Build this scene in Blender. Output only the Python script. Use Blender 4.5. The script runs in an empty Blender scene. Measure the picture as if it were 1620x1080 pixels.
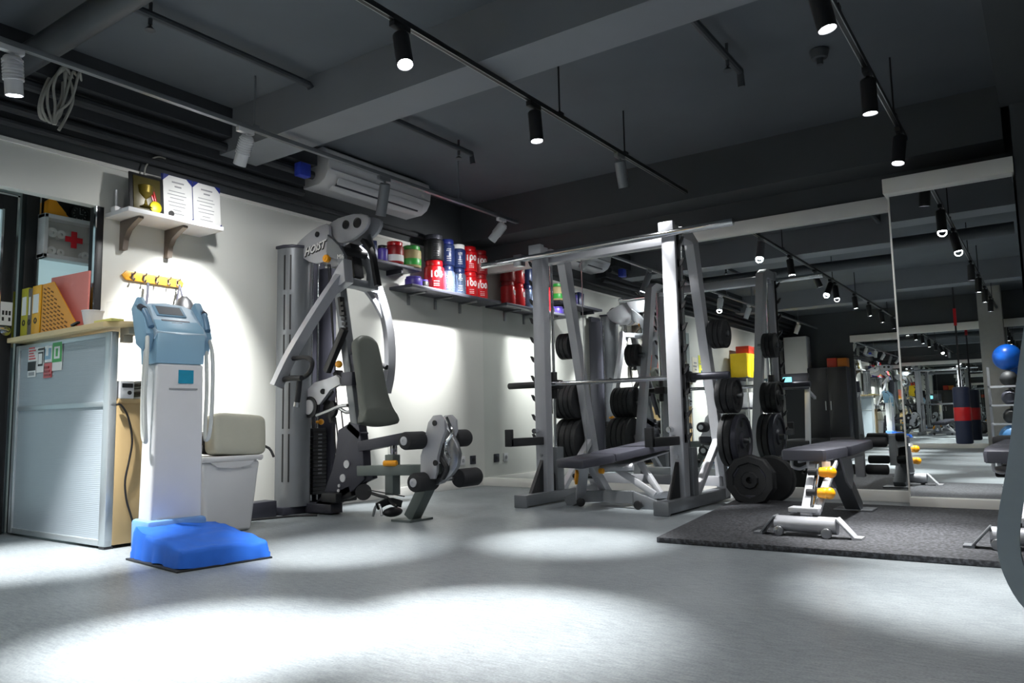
import bpy, bmesh, math, random
from mathutils import Vector, Matrix, noise
random.seed(7)
PI = math.pi
scene = bpy.context.scene
COL = scene.collection
WM = {}                      # world matrix of every root and part

# ------------------------------------------------------------------ materials
MATS = {}
def lin(h):
    h = h.lstrip('#'); c = [int(h[i:i+2], 16)/255 for i in (0, 2, 4)]
    return tuple(((v+.055)/1.055)**2.4 if v > .04045 else v/12.92 for v in c)
def mat(name, color, rough=.5, metal=0., var=.08, scale=18., bump=0., spec=.5, emit=None, estr=0., coat=0., trans=0.):
    if name in MATS: return MATS[name]
    m = bpy.data.materials.new(name); m.use_nodes = True
    nt = m.node_tree; b = nt.nodes['Principled BSDF']
    c = lin(color) if isinstance(color, str) else color
    tc = nt.nodes.new('ShaderNodeTexCoord'); nz = nt.nodes.new('ShaderNodeTexNoise')
    nz.inputs['Scale'].default_value = scale; nz.inputs['Detail'].default_value = 5
    nt.links.new(tc.outputs['Object'], nz.inputs['Vector'])
    mx = nt.nodes.new('ShaderNodeMix'); mx.data_type = 'RGBA'
    mx.inputs[6].default_value = tuple(v*(1-var) for v in c)+(1,)
    mx.inputs[7].default_value = tuple(min(1, v*(1+var)) for v in c)+(1,)
    nt.links.new(nz.outputs['Fac'], mx.inputs[0]); nt.links.new(mx.outputs[2], b.inputs['Base Color'])
    b.inputs['Roughness'].default_value = rough; b.inputs['Metallic'].default_value = metal
    b.inputs['Specular IOR Level'].default_value = spec
    if coat: b.inputs['Coat Weight'].default_value = coat; b.inputs['Coat Roughness'].default_value = .05
    if trans: b.inputs['Transmission Weight'].default_value = trans; b.inputs['IOR'].default_value = 1.1
    if emit:
        b.inputs['Emission Color'].default_value = tuple(lin(emit))+(1,); b.inputs['Emission Strength'].default_value = estr
    if bump:
        bp = nt.nodes.new('ShaderNodeBump'); bp.inputs['Strength'].default_value = bump; bp.inputs['Distance'].default_value = .01
        nt.links.new(nz.outputs['Fac'], bp.inputs['Height']); nt.links.new(bp.outputs['Normal'], b.inputs['Normal'])
    MATS[name] = m
    return m

def floor_mat():
    m = mat('vinyl_floor', '#8f9497', .38, 0, .1, 3)
    nt = m.node_tree; b = nt.nodes['Principled BSDF']
    tc = [n for n in nt.nodes if n.type == 'TEX_COORD'][0]
    mp = nt.nodes.new('ShaderNodeMapping'); mp.inputs['Scale'].default_value = (14, 60, 1); mp.inputs['Rotation'].default_value = (0, 0, .5)
    n1 = nt.nodes.new('ShaderNodeTexNoise'); n1.inputs['Scale'].default_value = 1.2; n1.inputs['Detail'].default_value = 6
    n2 = nt.nodes.new('ShaderNodeTexNoise'); n2.inputs['Scale'].default_value = 1.3; n2.inputs['Detail'].default_value = 3
    n3 = nt.nodes.new('ShaderNodeTexNoise'); n3.inputs['Scale'].default_value = 130; n3.inputs['Detail'].default_value = 2
    nt.links.new(tc.outputs['Object'], mp.inputs['Vector']); nt.links.new(mp.outputs['Vector'], n1.inputs['Vector'])
    nt.links.new(tc.outputs['Object'], n2.inputs['Vector']); nt.links.new(tc.outputs['Object'], n3.inputs['Vector'])
    a = nt.nodes.new('ShaderNodeMath'); a.operation = 'ADD'; nt.links.new(n1.outputs['Fac'], a.inputs[0]); nt.links.new(n3.outputs['Fac'], a.inputs[1])
    a2 = nt.nodes.new('ShaderNodeMath'); a2.operation = 'ADD'; nt.links.new(a.outputs[0], a2.inputs[0]); nt.links.new(n2.outputs['Fac'], a2.inputs[1])
    r = nt.nodes.new('ShaderNodeValToRGB'); mr = nt.nodes.new('ShaderNodeMath'); mr.operation = 'DIVIDE'; mr.inputs[1].default_value = 3
    nt.links.new(a2.outputs[0], mr.inputs[0]); nt.links.new(mr.outputs[0], r.inputs[0])
    r.color_ramp.elements[0].position = .36; r.color_ramp.elements[0].color = lin('#5f666b')+(1,)
    r.color_ramp.elements[1].position = .66; r.color_ramp.elements[1].color = lin('#979ea2')+(1,)
    nt.links.new(r.outputs[0], b.inputs['Base Color'])
    return m
def speck_mat():
    m = mat('rubber_mat', '#33353a', .75, 0, .3, 40)
    nt = m.node_tree; b = nt.nodes['Principled BSDF']
    tc = [n for n in nt.nodes if n.type == 'TEX_COORD'][0]
    v = nt.nodes.new('ShaderNodeTexVoronoi'); v.inputs['Scale'].default_value = 90
    nz = nt.nodes.new('ShaderNodeTexNoise'); nz.inputs['Scale'].default_value = 60; nz.inputs['Detail'].default_value = 5
    nt.links.new(tc.outputs['Object'], nz.inputs['Vector']); nt.links.new(tc.outputs['Object'], v.inputs['Vector'])
    r = nt.nodes.new('ShaderNodeValToRGB'); nt.links.new(nz.outputs['Fac'], r.inputs[0])
    r.color_ramp.elements[0].position = .42; r.color_ramp.elements[0].color = lin('#1e2024')+(1,)
    r.color_ramp.elements[1].position = .75; r.color_ramp.elements[1].color = lin('#54565d')+(1,)
    nt.links.new(r.outputs[0], b.inputs['Base Color'])
    bp = nt.nodes.new('ShaderNodeBump'); bp.inputs['Strength'].default_value = .5; bp.inputs['Distance'].default_value = .006
    nt.links.new(nz.outputs['Fac'], bp.inputs['Height']); nt.links.new(bp.outputs['Normal'], b.inputs['Normal'])
    return m
def panel_mat():          # frosted panel with faint horizontal ribs
    m = mat('frosted_panel', '#99a3ab', .35, .0, .04, 6)
    nt = m.node_tree; b = nt.nodes['Principled BSDF']
    tc = [n for n in nt.nodes if n.type == 'TEX_COORD'][0]
    w = nt.nodes.new('ShaderNodeTexWave'); w.bands_direction = 'Z'; w.inputs['Scale'].default_value = 28; w.inputs['Distortion'].default_value = 1.2
    nt.links.new(tc.outputs['Object'], w.inputs['Vector'])
    bp = nt.nodes.new('ShaderNodeBump'); bp.inputs['Strength'].default_value = .12; bp.inputs['Distance'].default_value = .004
    nt.links.new(w.outputs['Fac'], bp.inputs['Height']); nt.links.new(bp.outputs['Normal'], b.inputs['Normal'])
    return m
def mirror_mat():
    m = mat('mirror_glass', (.88, .91, .9), 0, 1., 0)
    m.node_tree.nodes['Principled BSDF'].inputs['Roughness'].default_value = 0
    return m

FLOOR = floor_mat(); MATR = speck_mat(); PANEL = panel_mat(); MIRR = mirror_mat()
WHITE = mat('wall_paint', '#d2d4cf', .7, 0, .02, 3)
BLACKW = mat('charcoal_paint', '#424649', .8, 0, .12, 2.5)
CEIL = mat('ceiling_paint', '#565c62', .85, 0, .22, 1.6, .1)
BEAMM = mat('beam_paint', '#74787e', .8, 0, .12, 2)
TRIMW = mat('trim_white', '#e9e8e3', .5, 0, .03, 5)
PIPE = mat('pipe_paint', '#3c4045', .6, 0, .1, 8)
DUCT = mat('duct_paint', '#303337', .75, 0, .1, 5)
BLK = mat('black_plastic', '#17181b', .45, 0, .1, 30)
RUB = mat('black_rubber', '#1d1f22', .6, 0, .15, 30)
FOAM = mat('black_foam', '#1b1c20', .7, 0, .1, 40)
SILV = mat('silver_paint', '#adafb5', .38, .4, .05, 12)
SILL = mat('light_silver_paint', '#b9bbc0', .4, .3, .04, 12)
GREYM = mat('grey_metal_paint', '#7c8085', .42, .45, .06, 12)
DGREY = mat('dark_grey_metal', '#3d3e48', .45, .4, .08, 12)
GRNGREY = mat('greenish_grey_paint', '#606967', .45, .3, .06, 10)
PADG = mat('grey_vinyl_pad', '#50554f', .5, 0, .06, 30, .05)
PADB = mat('dark_vinyl_pad', '#3a3b44', .45, 0, .06, 30, .05)
CHROME = mat('chrome', '#d8dadc', .12, 1., .02, 5)
STEEL = mat('brushed_steel', '#a8aaad', .3, 1., .04, 40)
ALU = mat('aluminium', '#b6bdc1', .35, .6, .04, 10)
WOOD = mat('light_wood', '#cdb78a', .5, 0, .1, 7)
MAPLE = mat('brown_laminate', '#b99f72', .5, 0, .06, 5)
YEL = mat('yellow_plastic', '#f0b013', .4, 0, .05, 10)
YELD = mat('amber_knob', '#f0a311', .3, 0, .05, 10, coat=.5)
ORG = mat('orange_plastic', '#e59a13', .45, 0, .05, 10)
OLIVE = mat('olive_card', '#b5ad22', .55, 0, .06, 10)
PINK = mat('pink_card', '#d9827a', .6, 0, .06, 10)
RED = mat('red_plastic', '#c5121b', .3, 0, .06, 10, coat=.4)
DRED = mat('deep_red', '#8f1118', .4, 0, .06, 10)
GREEN = mat('green_plastic', '#2f9a3c', .4, 0, .06, 10)
BEIGE = mat('beige_card', '#a79a6d', .6, 0, .06, 10)
BLUE = mat('blue_cloth', '#185fc6', .75, 0, .12, 14, .25)
LBLUE = mat('light_blue_plastic', '#8fb6cf', .4, 0, .04, 8)
MBLUE = mat('mid_blue_plastic', '#7ea3bd', .4, 0, .04, 8)
WPL = mat('white_plastic', '#d9dadd', .4, 0, .03, 8)
PAPER = mat('white_paper', '#e4e5e4', .7, 0, .03, 10)
INK = mat('black_ink', '#1c1c1e', .6, 0, .02, 10)
INKG = mat('grey_ink', '#94969a', .6, 0, .02, 10)
BROWN = mat('dark_bronze', '#6b625a', .5, .2, .08, 10)
GOLD = mat('gold', '#c9a42a', .3, .8, .1, 20)
PLAQ = mat('plaque_brown', '#4a4320', .35, .1, .25, 12)
NAVY = mat('navy_blue', '#1d2b78', .45, 0, .08, 10)
PURP = mat('purple_plastic', '#4a3b95', .4, 0, .08, 10)
SILVB = mat('blue_silver_foil', '#8597b8', .22, .75, .35, 9)
DBLUE = mat('dark_blue_label', '#1d2c58', .35, .1, .2, 9)
CUSH = mat('beige_cushion', '#bab9aa', .75, 0, .05, 20, .08)
SCREEN = mat('dark_screen', '#39424c', .55, 0, .1, 6)
GLASSB = mat('pale_blue_glowing_glass', '#a9c3c9', .18, 0, .05, 1.2, coat=.6, emit='#b4d4da', estr=.30)  # glow put into the panes in place of light from behind them
CLEAR = mat('clear_acrylic', '#eef2f2', .05, 0, 0, 5); CLEAR.node_tree.nodes['Principled BSDF'].inputs['Alpha'].default_value = .07
LENS = mat('lamp_lens', '#ffffff', .4, 0, 0, 5, emit='#f4f6ff', estr=22)
LENSD = mat('unlit_lens', '#5b5e63', .3, 0, 0, 5)
WIREM = mat('pale_cable', '#a9a9a2', .5, 0, .05, 10)
CORDW = mat('white_cord', '#cfd3d0', .5, 0, .03, 10)
REDX = mat('red_cross', '#d11a2b', .45, 0, .03, 10)
LCD = mat('lit_display', '#3fb0c8', .3, 0, .1, 10, emit='#7fe0f0', estr=1.2)
TEAL = mat('teal_print', '#1f8fb0', .4, 0, .25, 14)

# ------------------------------------------------------------------ mesh builder
class MB:
    def __init__(s): s.bm = bmesh.new(); s.mi = 0
    def _fin(s, faces):
        for f in faces: f.material_index = s.mi
    def obox(s, c, size, R=None, bev=0.):
        R = R or Matrix.Identity(3); c = Vector(c)
        vs = [s.bm.verts.new(c + R @ Vector((x*size[0]/2, y*size[1]/2, z*size[2]/2))) for x in (-1, 1) for y in (-1, 1) for z in (-1, 1)]
        F = [(0,1,3,2),(4,6,7,5),(0,4,5,1),(2,3,7,6),(0,2,6,4),(1,5,7,3)]
        fs = [s.bm.faces.new([vs[i] for i in f]) for f in F]
        s._fin(fs)
        if bev > 0:
            es = list({e for f in fs for e in f.edges})
            r = bmesh.ops.bevel(s.bm, geom=es, offset=bev, segments=2, profile=.5, affect='EDGES')
            s._fin(r['faces'])
        return s
    def box(s, x0, x1, y0, y1, z0, z1, bev=0.):
        return s.obox(((x0+x1)/2, (y0+y1)/2, (z0+z1)/2), (abs(x1-x0), abs(y1-y0), abs(z1-z0)), None, bev)
    def beam(s, p0, p1, w, h, up=(0, 0, 1), bev=.004):
        p0, p1 = Vector(p0), Vector(p1); d = p1-p0; L = d.length; x = d/L; u = Vector(up)
        y = u.cross(x)
        if y.length < 1e-4: y = Vector((0, 1, 0)).cross(x)
        y.normalize(); z = x.cross(y)
        R = Matrix((x, y, z)).transposed()
        return s.obox((p0+p1)/2, (L, w, h), R, bev)
    def cyl(s, p0, p1, r0, r1=None, n=20, bev=0.):
        r1 = r0 if r1 is None else r1
        prof = [(0., 0.), (r0, 0.), (r1, 1.), (0., 1.)]
        p0, p1 = Vector(p0), Vector(p1); L = (p1-p0).length
        if bev: prof = [(0, 0), (r0-bev, 0), (r0-bev*.3, bev*.3/L), (r0, bev/L), (r1, 1-bev/L), (r1-bev*.3, 1-bev*.3/L), (r1-bev, 1), (0, 1)]
        return s.lathe([(r, t*L) for r, t in prof], p0, (p1-p0), n)
    def lathe(s, prof, origin=(0, 0, 0), axis=(0, 0, 1), n=24):
        a = Vector(axis).normalized(); o = Vector(origin)
        t = Vector((1, 0, 0)) if abs(a.x) < .9 else Vector((0, 1, 0))
        u = a.cross(t).normalized(); v = a.cross(u)
        rings = []
        for r, z in prof:
            if r < 1e-6: rings.append([s.bm.verts.new(o+a*z)])
            else: rings.append([s.bm.verts.new(o+a*z+(u*math.cos(2*PI*i/n)+v*math.sin(2*PI*i/n))*r) for i in range(n)])
        fs = []
        for A, B in zip(rings, rings[1:]):
            if len(A) == 1 and len(B) == 1: continue
            for i in range(n):
                j = (i+1) % n
                if len(A) == 1: f = (A[0], B[i], B[j])
                elif len(B) == 1: f = (A[i], B[0], A[j])
                else: f = (A[i], B[i], B[j], A[j])
                fs.append(s.bm.faces.new(f))
        s._fin(fs); return s
    def tube(s, pts, r, n=10, sub=0, closed=False):
        pts = [Vector(p) for p in pts]
        if sub: pts = spline(pts, sub, closed)
        return s._sweep(pts, [(math.cos(2*PI*i/n)*r, math.sin(2*PI*i/n)*r) for i in range(n)], closed)
    def ribbon(s, pts, w, h, up=(0, 0, 1), sub=0, closed=False):
        pts = [Vector(p) for p in pts]
        if sub: pts = spline(pts, sub, closed)
        return s._sweep(pts, [(-w/2, -h/2), (w/2, -h/2), (w/2, h/2), (-w/2, h/2)], closed, Vector(up))
    def _sweep(s, pts, sec, closed=False, up=None):
        N = len(pts); rings = []; prev = None
        for i, p in enumerate(pts):
            a = pts[(i-1) % N] if (closed or i > 0) else p; b = pts[(i+1) % N] if (closed or i < N-1) else p
            t = (b-a).normalized()
            if up is not None: side = up.cross(t)
            elif prev is None:
                side = Vector((0, 0, 1)).cross(t)
                if side.length < .1: side = Vector((0, 1, 0)).cross(t)
            else: side = prev - t*prev.dot(t)
            if side.length < 1e-5: side = Vector((1, 0, 0)).cross(t)
            side.normalize(); prev = side; nn = t.cross(side)
            k = 1.
            if 0 < i < N-1 or closed:
                d0 = (p-a).normalized() if (p-a).length > 1e-9 else t
                k = 1/max(.6, d0.dot(t)) if up is not None else 1.
            rings.append([s.bm.verts.new(p+side*x*(k if abs(up.dot(t)) < .5 else 1 if up is not None else 1)+nn*y if up is not None else p+side*x+nn*y) for x, y in sec])
        fs = []; m = len(sec)
        for i in range(N if closed else N-1):
            A, B = rings[i], rings[(i+1) % N]
            for j in range(m): fs.append(s.bm.faces.new((A[j], A[(j+1) % m], B[(j+1) % m], B[j])))
        if not closed:
            fs.append(s.bm.faces.new(rings[0][::-1])); fs.append(s.bm.faces.new(rings[-1]))
        s._fin(fs); return s
    def prism(s, poly, ax, a0, a1, bev=0.):
        """polygon of 3D points (the coordinate on axis ax is ignored) extruded along ax from a0 to a1"""
        def mk(p, v): q = list(p); q[ax] = v; return Vector(q)
        A = [s.bm.verts.new(mk(p, a0)) for p in poly]; B = [s.bm.verts.new(mk(p, a1)) for p in poly]; n = len(poly)
        fs = [s.bm.faces.new(A[::-1]), s.bm.faces.new(B)]
        for i in range(n): fs.append(s.bm.faces.new((A[i], A[(i+1) % n], B[(i+1) % n], B[i])))
        s._fin(fs)
        if bev:
            es = list({e for f in fs[:2] for e in f.edges})
            r = bmesh.ops.bevel(s.bm, geom=es, offset=bev, segments=2, profile=.5, affect='EDGES'); s._fin(r['faces'])
        return s
    def ball(s, c, rx, ry=None, rz=None, n=16, m=10):
        ry = ry or rx; rz = rz or rx; c = Vector(c); rings = []
        for i in range(m+1):
            th = PI*i/m
            if i in (0, m): rings.append([s.bm.verts.new(c+Vector((0, 0, rz*math.cos(th))))])
            else: rings.append([s.bm.verts.new(c+Vector((rx*math.sin(th)*math.cos(2*PI*k/n), ry*math.sin(th)*math.sin(2*PI*k/n), rz*math.cos(th)))) for k in range(n)])
        fs = []
        for A, B in zip(rings, rings[1:]):
            for k in range(n):
                j = (k+1) % n
                if len(A) == 1: fs.append(s.bm.faces.new((A[0], B[k], B[j])))
                elif len(B) == 1: fs.append(s.bm.faces.new((A[k], B[0], A[j])))
                else: fs.append(s.bm.faces.new((A[k], B[k], B[j], A[j])))
        s._fin(fs); return s
    def cushion(s, c, size, R=None, n=12, power=4.):
        """soft slab: superellipsoid"""
        R = R or Matrix.Identity(3); c = Vector(c)
        def sp(v, e): return math.copysign(abs(v)**e, v)
        rings = []; m = n; N = 2*n; e1 = 2/power; e2 = 2/power
        for i in range(m+1):
            ph = -PI/2+PI*i/m
            row = []
            for k in range(N):
                th = 2*PI*k/N
                row.append(s.bm.verts.new(c+R @ Vector((size[0]/2*sp(math.cos(ph), e1)*sp(math.cos(th), e2), size[1]/2*sp(math.cos(ph), e1)*sp(math.sin(th), e2), size[2]/2*sp(math.sin(ph), e1)))))
            rings.append(row)
        fs = []
        for A, B in zip(rings, rings[1:]):
            for k in range(N):
                j = (k+1) % N; fs.append(s.bm.faces.new((A[k], A[j], B[j], B[k])))
        s._fin(fs); return s
    def build(s, name, m, parent=None, smooth=True, ang=35):
        bm = s.bm
        bmesh.ops.remove_doubles(bm, verts=bm.verts, dist=1e-5)
        bmesh.ops.recalc_face_normals(bm, faces=bm.faces)
        if parent is not None:
            bm.transform(WM[parent].inverted())
        me = bpy.data.meshes.new(name); bm.to_mesh(me); bm.free()
        for x in (m if isinstance(m, (list, tuple)) else [m]): me.materials.append(x)
        if smooth:
            for p in me.polygons: p.use_smooth = True
            me.set_sharp_from_angle(angle=math.radians(ang))
        o = bpy.data.objects.new(name, me); COL.objects.link(o)
        if parent is not None:
            o.parent = parent; WM[o] = WM[parent]
        else: WM[o] = Matrix.Identity(4)
        return o

def spline(pts, sub, closed=False):
    out = []; N = len(pts)
    for i in range(N if closed else N-1):
        p0 = pts[(i-1) % N] if (closed or i > 0) else pts[i]; p1 = pts[i]; p2 = pts[(i+1) % N]
        p3 = pts[(i+2) % N] if (closed or i+2 < N) else p2
        for k in range(sub):
            t = k/sub
            out.append(.5*((2*p1)+(p2-p0)*t+(2*p0-5*p1+4*p2-p3)*t*t+(3*p1-p0-3*p2+p3)*t**3))
    if not closed: out.append(pts[-1])
    return out

def tag(o, label, cat, group=None):
    o['label'] = label; o['category'] = cat
    if group: o['group'] = group
    return o
def thing(name, label, cat, loc=(0, 0, 0), rz=0., group=None):
    o = bpy.data.objects.new(name, None); COL.objects.link(o); o.empty_display_size = .1
    o.location = loc; o.rotation_euler = (0, 0, rz)
    WM[o] = Matrix.Translation(Vector(loc)) @ Matrix.Rotation(rz, 4, 'Z')
    return tag(o, label, cat, group)
def part(name, fn, m, parent, **k):
    b = MB(); fn(b); return b.build(name, m, parent, **k)
def struct(name, fn, m, parent=None, **k):
    b = MB(); fn(b); o = b.build(name, m, parent, **k)
    if parent is None: o['kind'] = 'structure'
    return o
def single(name, label, cat, fn, m, group=None, **k):
    b = MB(); fn(b)
    # move the origin to the base centre of the mesh
    xs = [v.co for v in b.bm.verts]
    c = Vector(((min(v.x for v in xs)+max(v.x for v in xs))/2, (min(v.y for v in xs)+max(v.y for v in xs))/2, min(v.z for v in xs)))
    b.bm.transform(Matrix.Translation(-c)); o = b.build(name, m, None, **k); o.location = c; WM[o] = Matrix.Translation(c)
    return tag(o, label, cat, group)
def dup(root, loc, rz=None, label=None, group=None, mats=None):
    r = root.copy(); COL.objects.link(r); r.location = loc
    if rz is not None: r.rotation_euler = (0, 0, rz)
    if label: r['label'] = label
    if group: r['group'] = group
    WM[r] = Matrix.Translation(Vector(loc)) @ Matrix.Rotation(r.rotation_euler.z, 4, 'Z')
    for ch in root.children:
        c = ch.copy(); COL.objects.link(c); c.parent = r; WM[c] = WM[r]
        for g in ch.children:
            d = g.copy(); COL.objects.link(d); d.parent = c; WM[d] = WM[r]
    return r
def text_mesh(name, s, size, m, parent, org, xd, ud, align='CENTER', ext=.001, wrap=None, shear=0., bold=0.):
    cu = bpy.data.curves.new('txt', 'FONT'); cu.body = s; cu.size = size; cu.align_x = align; cu.align_y = 'CENTER'
    cu.extrude = ext; cu.shear = shear; cu.resolution_u = 2; cu.offset = bold
    to = bpy.data.objects.new('txt', cu); COL.objects.link(to)
    dg = bpy.context.evaluated_depsgraph_get(); me = bpy.data.meshes.new_from_object(to.evaluated_get(dg))
    bpy.data.objects.remove(to); bpy.data.curves.remove(cu)
    xd = Vector(xd).normalized(); ud = Vector(ud).normalized(); nd = xd.cross(ud); org = Vector(org)
    inv = WM[parent].inverted() if parent else Matrix.Identity(4)
    for v in me.vertices:
        x, y, z = v.co
        if wrap:       # wrap = radius: org is on the cylinder's surface
            a = x/wrap; p = org - nd*wrap + (nd*math.cos(a)+xd*math.sin(a))*(wrap+z) + ud*y
        else: p = org+xd*x+ud*y+nd*z
        v.co = inv @ p
    me.materials.clear(); me.materials.append(m); me.name = name
    o = bpy.data.objects.new(name, me); COL.objects.link(o)
    if parent: o.parent = parent; WM[o] = WM[parent]
    return o

# ------------------------------------------------------------------ the setting
XB, YM, YR, YO, XR, ZC = -5.1, 6.72, 6.2, -5.0, 2.6, 3.02
struct('floor', lambda b: b.box(-6.6, XR+.2, YO-.2, YM+.2, -.12, 0), FLOOR)
struct('ceiling', lambda b: b.box(-6.6, XR+.2, YO-.2, YM+.2, ZC, ZC+.12), CEIL)
def wl(b):
    b.mi = 0
    b.box(XB-.08, XB, 2.535, YM, 0, 2.455); b.box(XB-.08, XB, .75, 2.535, 2.165, 2.455); b.box(XB-.08, XB, YO, .75, 0, 2.455)
    b.mi = 1
    b.box(XB-.08, XB, YO, YM, 2.455, ZC)
struct('wall_left', wl, [WHITE, BLACKW], smooth=False)
struct('trim_1', lambda b: b.box(XB, XB+.012, YO, YM, 2.445, 2.47), TRIMW)
struct('baseboard_left', lambda b: b.box(XB, XB+.014, 2.54, YM, 0, .085, .003), TRIMW)
# recess with the glazed partition behind the desk
struct('wall_recess', lambda b: (b.box(-6.0, -5.92, .6, 3.3, 0, ZC), b.box(-5.92, XB-.08, 3.2, 3.3, 0, ZC), b.box(-5.92, XB-.08, .6, .7, 0, ZC), b.box(-5.92, XB-.08, .7, 3.2, 2.36, 2.44)), WHITE)
XW = -5.78
w1 = thing('window_1', 'tall black framed glazed partition behind the reception desk', 'window', (XW, 2.6, 0)); w1['kind'] = 'structure'
def wf(b):
    b.box(XW-.06, XW+.02, 2.33, 2.42, 0, 2.36, .004); b.box(XW-.06, XW+.0, 2.80, 2.90, 0, 2.36, .004); b.box(XW-.05, XW, 2.96, 3.2, 0, 2.36)
    b.box(XW-.05, XW, 2.42, 2.80, 2.18, 2.36)
    b.box(XW-.05, XW, 2.42, 2.80, 0, .12)
part('window_frame', wf, BLK, w1)
part('window_jamb', lambda b: (b.box(XB-.085, XB+.004, 2.485, 2.533, 0, 2.163, .003)), BLK, w1)
part('window_trim', lambda b: b.box(XB-.02, XB+.008, 2.478, 2.486, 0, 2.163), CHROME, w1)
part('window_trim', lambda b: (b.box(XW, XW+.012, 2.795, 2.81, 0, 2.36), b.box(XW, XW+.012, 2.89, 2.9, 0, 2.36), b.box(XW+.02, XW+.03, 2.41, 2.42, 0, 2.36)), CHROME, w1)
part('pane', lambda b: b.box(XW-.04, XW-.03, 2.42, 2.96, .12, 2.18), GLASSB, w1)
d1 = thing('door_1', 'black framed glass door at the left edge', 'door', (XW, 1.7, 0)); d1['kind'] = 'structure'
def df(b):
    b.box(XW-.05, XW, 2.19, 2.29, 0, 2.32, .004); b.box(XW-.05, XW, 1.1, 1.2, 0, 2.32, .004)
    b.box(XW-.05, XW, 1.2, 2.19, 2.2, 2.32, .004); b.box(XW-.05, XW, 1.2, 2.19, 0, .14, .004)
part('door_frame', df, BLK, d1)
part('door_trim', lambda b: (b.box(XW, XW+.012, 2.275, 2.29, 0, 2.32), b.box(XW, XW+.012, 1.2, 2.29, 2.3, 2.312), b.box(XW, XW+.01, 2.185, 2.2, .14, 2.2)), CHROME, d1)
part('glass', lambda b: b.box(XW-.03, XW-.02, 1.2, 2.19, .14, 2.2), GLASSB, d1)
part('handle', lambda b: (b.tube([(XW, 2.24, 1.36), (XW+.05, 2.24, 1.36), (XW+.06, 2.2, 1.37), (XW+.06, 2.1, 1.36)], .012, 10, 4), b.cyl((XW, 2.24, 1.36), (XW+.012, 2.24, 1.36), .032)), CHROME, d1)
ns = single('notice_card', 'white notice card with black characters on the glass door above its handle', 'sign', lambda b: b.box(XW+.001, XW+.004, 2.205, 2.275, 1.4, 1.56), PAPER)
part('print', lambda b: [b.box(XW+.004, XW+.0055, 2.215+.02*i, 2.228+.02*i, 1.47, 1.50) for i in range(3)] + [b.box(XW+.004, XW+.0055, 2.215+.02*i, 2.228+.02*i, 1.43, 1.455) for i in (0, 2)], INK, ns)

# mirror wall: two mirrors, the right one boxed out
XS = -.88
struct('wall_back', lambda b: (b.box(XB, XR, YM, YM+.1, 0, ZC), b.box(XS, -.1, YR+.012, YM, 0, 2.42)), BLACKW)
single('wall_mirror', 'long wall mirror behind the weight machine', 'mirror', lambda b: b.box(XB, XS, YM-.012, YM-.001, .085, 2.315), MIRR, smooth=False)
single('wall_mirror', 'narrower boxed out wall mirror behind the flat bench', 'mirror', lambda b: b.box(XS, -.1, YR, YR+.011, .09, 2.315), MIRR, smooth=False)
struct('trim_2', lambda b: b.box(XB, XS-.005, YM-.05, YM-.001, 2.312, 2.43, .004), TRIMW)
struct('trim_3', lambda b: b.box(XS-.03, -.09, YR-.06, YM, 2.312, 2.425, .004), TRIMW)
struct('trim_4', lambda b: b.box(XS-.008, XS+.002, YR-.012, YR+.02, .09, 2.312), TRIMW)
struct('baseboard_back', lambda b: b.box(XB, XS, YM-.06, YM-.001, 0, .085, .003), TRIMW)
struct('baseboard_mirror', lambda b: b.box(XS, -.09, YR-.05, YR+.0, 0, .09, .003), TRIMW)
struct('wall_return', lambda b: b.box(-.085, XR, YR-.02, YM, 0, ZC), BLACKW)
struct('wall_right', lambda b: b.box(XR, XR+.1, YO, YM, 0, ZC), WHITE)
struct('wall_front', lambda b: b.box(-6.6, XR, YO-.1, YO, 0, ZC), BLACKW)
single('wall_mirror', 'wall mirror on the opposite side of the room seen only in the other mirrors', 'mirror', lambda b: b.box(-3.55, 2.4, YO, YO+.012, .09, 2.315), MIRR, smooth=False)
struct('trim_5', lambda b: b.box(-3.6, 2.4, YO, YO+.06, 2.312, 2.46, .004), TRIMW)
struct('baseboard_front', lambda b: b.box(-3.6, 2.4, YO, YO+.05, 0, .09, .003), TRIMW)

# ceiling beams, duct along the left wall, conduits
def cbeam(name, *a, m=BEAMM): return struct(name, lambda b: b.box(*a), m)
cbeam('ceiling_beam', XB, XR, 3.28, 3.60, 2.70, ZC)
cbeam('ceiling_beam', XB, XR, -1.6, -1.25, 2.70, ZC)
cbeam('ceiling_beam', XB, -.14, 6.35, YM, 2.62, ZC, m=BLACKW)
cbeam('ceiling_beam', -.14, .3, YO, YR, 2.80, ZC, m=BLACKW)
def duct(b):
    b.box(XB, -4.78, YO, 4.08, 2.80, ZC); b.box(XB, -4.93, YO, 4.08, 2.66, 2.80)
    for x, z, r in ((-4.86, 2.74, .035), (-4.98, 2.615, .03), (-5.05, 2.55, .025)): b.cyl((x, YO, z), (x, 4.1 if z > 2.6 else 6.35, z), r, n=10)
struct('ceiling_duct', duct, DUCT)
def conduit(label, x, y0, y1, z, drop, heads):
    t = thing('conduit_pipe', label, 'pipe', (x, y0, z))
    part('pipe', lambda b: b.tube([(x, y0, z+.12), (x, y0+.02, z), (x, y1-.02, z), (x, y1, z-drop)], .024, 10), PIPE, t)
    for y in heads:
        part('sprinkler_head', lambda b: (b.cyl((x, y, z), (x, y, z-.06), .012, n=8), b.lathe([(0, 0), (.03, .0), (.012, .02), (0, .03)], (x, y, z-.09), (0, 0, 1), 10), b.cyl((x, y, z), (x, y, ZC), .01, n=8)), PIPE, t)
conduit('dark ceiling conduit at upper left ending before the beam', -3.9, 1.2, 3.27, 2.95, .02, (2.15,))
conduit('dark ceiling conduit just beyond the beam above the middle track', -3.87, 3.7, 4.99, 2.95, .08, (4.8,))
conduit('short dark ceiling conduit between the middle and right tracks', -1.5, 3.7, 4.81, 2.93, .1, (4.55,))
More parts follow.
